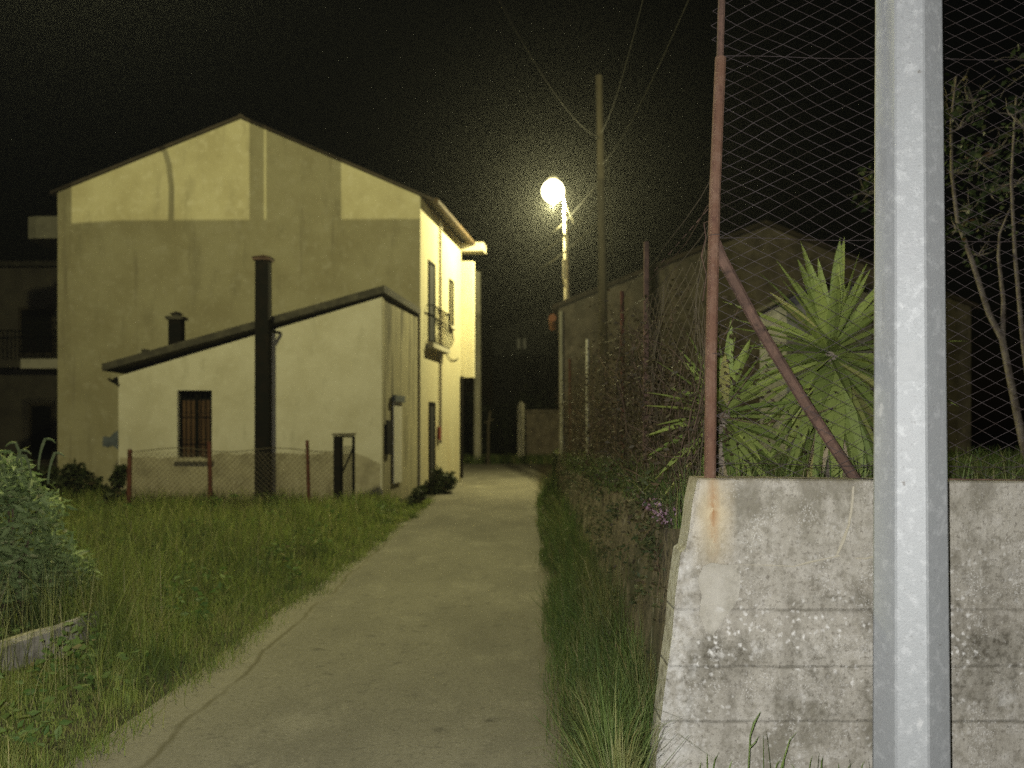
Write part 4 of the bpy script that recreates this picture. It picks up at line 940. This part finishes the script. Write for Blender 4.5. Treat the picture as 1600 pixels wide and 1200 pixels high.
tag(g.build('boundary_wall', M['stone'], origin=(X(880,46.5),46.5,0)), 'dim brown boundary wall across the end of the lane', 'wall')
cs, rs, ns = [], [], []
random.seed(12)
for k in range(130):
    cs.append((random.uniform(-9,9), random.uniform(47.5,52), random.uniform(.3,3.2))); rs.append(random.uniform(.5,1.1)); ns.append(150)
for k in range(26):
    cs.append((random.uniform(-6.5,-1.5), random.uniform(46,47.4), random.uniform(.1,.5))); rs.append(.4); ns.append(90)
tag(leaves('hedge', clumps(cs, rs, ns), .2, M['hedge'], origin=(0,49,0)), 'black-green mass of hedge and scrub closing the far end of the lane', 'hedge', kind='stuff')
n = 5000; x = RNG.uniform(-4.2,2.4,n); d = RNG.uniform(43.4,46.3,n)
tag(blades('far_verge_grass', np.stack([x,d,np.zeros(n)],1), RNG.uniform(.15,.5,n), np.full(n,.03), M['grass_right'], .4, origin=(0,45,0)), 'rough grass at the far end of the lane', 'grass', kind='stuff')
fh = thing('far_house', 'black silhouette of a far house with one dim window beyond the hedge', 'house', (X(830,70),70,0))
g = MB(); g.prism([(X(770,70),70,-.1),(X(960,70),70,-.1),(X(960,70),70,Z(520,70)),(X(865,70),70,Z(480,70)),(X(770,70),70,Z(520,70))], (0,8,0)); g.build('wall', M['dark'], fh)
for k, px in enumerate((808,817)):
    g = MB(); g.box(X(px,70), X(px+5,70), 69.93, 69.99, Z(545,70), Z(529,70)); w = g.build('window', M['dim_window'], fh)

# ---------------------------------------------------------------- unseen house added behind the camera, shaped to shade the gable from a far lamp
hb = thing('shadow_house', 'unseen house added behind the camera to cast the gable shadows', 'house', (6,-18,0))
BL = Vector((8,-40,6.6))
def thru(px, z, yq=-18.0):
    g_ = Vector((X(px,23.8), 23.8, z)); t = (yq-BL.y)/(g_.y-BL.y); return BL.lerp(g_, t)
zc = thru(500, Z(346,23.8)).z; zl_ = thru(120, Z(372,23.8)).z
xL = thru(121, 7).x
g = MB(); g.prism([(xL,-18,-.1),(16,-18,-.1),(16,-18,zc),(thru(540,7).x,-18,zc),(xL,-18,zl_)], (0,-7,0)); g.build('wall', M['cream'], hb)
g = MB(); p0, p1 = thru(432,7).x, thru(533,7).x; g.box(p0,p1,-18.0,-18.4,zc-.1,9.2); g.build('chimney', M['stone'], hb)  # unseen block added to throw the wide upright shadow on the gable
g = MB(); p = thru(409,7).x; g.tube([(p,-18.2,zc-.3),(p,-18.2,9.2)], .062, 8); g.build('vent_pipe', M['gutter'], hb)  # unseen upright added for the narrow shadow band
g = MB(); q = [thru(px, Z(py,23.8)) for px, py in ((266,360),(267,290),(263,255),(257,235),(240,215))]; g.tube(q, .024, 6); g.build('shade_rod', M['gutter'], hb)  # unseen bent rod, shaped to cast the thin curved shadow
g = MB(); g.box(xL-1.6, xL-.002, -18.2, -21, -.1, 9.4); g.build('tall_shade_block', M['cream'], hb)  # unseen tall block added to shade the gable's left strip

# ---------------------------------------------------------------- lights
def light(name, kind, loc, energy, col, radius, target=None, size=None):
    l = bpy.data.lights.new(name, kind); l.energy = energy; l.color = col; l.shadow_soft_size = radius
    o = bpy.data.objects.new(name, l); COL.objects.link(o); o.location = loc
    if target is not None: o.rotation_euler = (Vector(target)-Vector(loc)).to_track_quat('-Z','Y').to_euler()
    if size: l.spot_size = math.radians(size); l.spot_blend = .3
    return o
WARM = (1,.96,.48)
light('lane_lamp_overhead', 'POINT', (-5.0,10.0,8.6), 2700, WARM, .22)
light('far_lamp_behind', 'SPOT', BL, 68000, WARM, .012, (-6.5,23.8,7.2), 22)
light('camera_flash', 'POINT', (-.07,-.02,1.66), 1000, (1,.985,.96), .015)

light('street_lamp_bulb', 'POINT', (LP.x, ld, LP.z-.46), 3600, (1,.92,.45), .05)
sc.cycles.sample_clamp_indirect = 2.0; sc.cycles.volume_bounces = 0

# haze: thin mist volume added to stand in for lens bloom round the lamp
HZ = .00045
if HZ:
    g = MB(); g.box(-45,45,-48,85,-1,16); m = bpy.data.materials.new('halo_haze'); m.use_nodes = True; nt = m.node_tree
    nt.nodes.remove(nt.nodes['Principled BSDF']); pv = nt.nodes.new('ShaderNodeVolumePrincipled'); pv.inputs['Density'].default_value = HZ; pv.inputs['Color'].default_value = (.9,.92,.9,1); pv.inputs['Anisotropy'].default_value = .86; m.cycles.volume_sampling = 'EQUIANGULAR'
    nt.links.new(pv.outputs[0], nt.nodes['Material Output'].inputs['Volume'])
    tag(g.build('halo_haze', m), kind='stuff')

# ---------------------------------------------------------------- world, camera, colour
w = bpy.data.worlds.new('World'); sc.world = w; w.use_nodes = True
bg = w.node_tree.nodes['Background']; w.cycles.sampling_method = 'NONE'
sky = w.node_tree.nodes.new('ShaderNodeTexSky'); sky.sky_type = 'NISHITA'; sky.sun_disc = False; sky.sun_elevation = math.radians(2); sky.sun_rotation = math.radians(160)
w.node_tree.links.new(sky.outputs[0], bg.inputs['Color']); bg.inputs['Strength'].default_value = .0005
cam = bpy.data.cameras.new('camera'); co = bpy.data.objects.new('camera', cam); COL.objects.link(co)
co.location = (0,0,EYE); co.rotation_euler = (math.pi/2,0,0); cam.sensor_width = 36; cam.lens = F/1600*36; cam.shift_y = (HY-600)/1600
cam.clip_start = .05; cam.clip_end = 800
cam.dof.use_dof = True; cam.dof.focus_distance = 4.4; cam.dof.aperture_fstop = 2.1
sc.camera = co
sc.cycles.use_denoising = False
sc.view_settings.view_transform = 'Standard'; sc.view_settings.look = 'None'; sc.view_settings.exposure = 0; sc.view_settings.gamma = 1
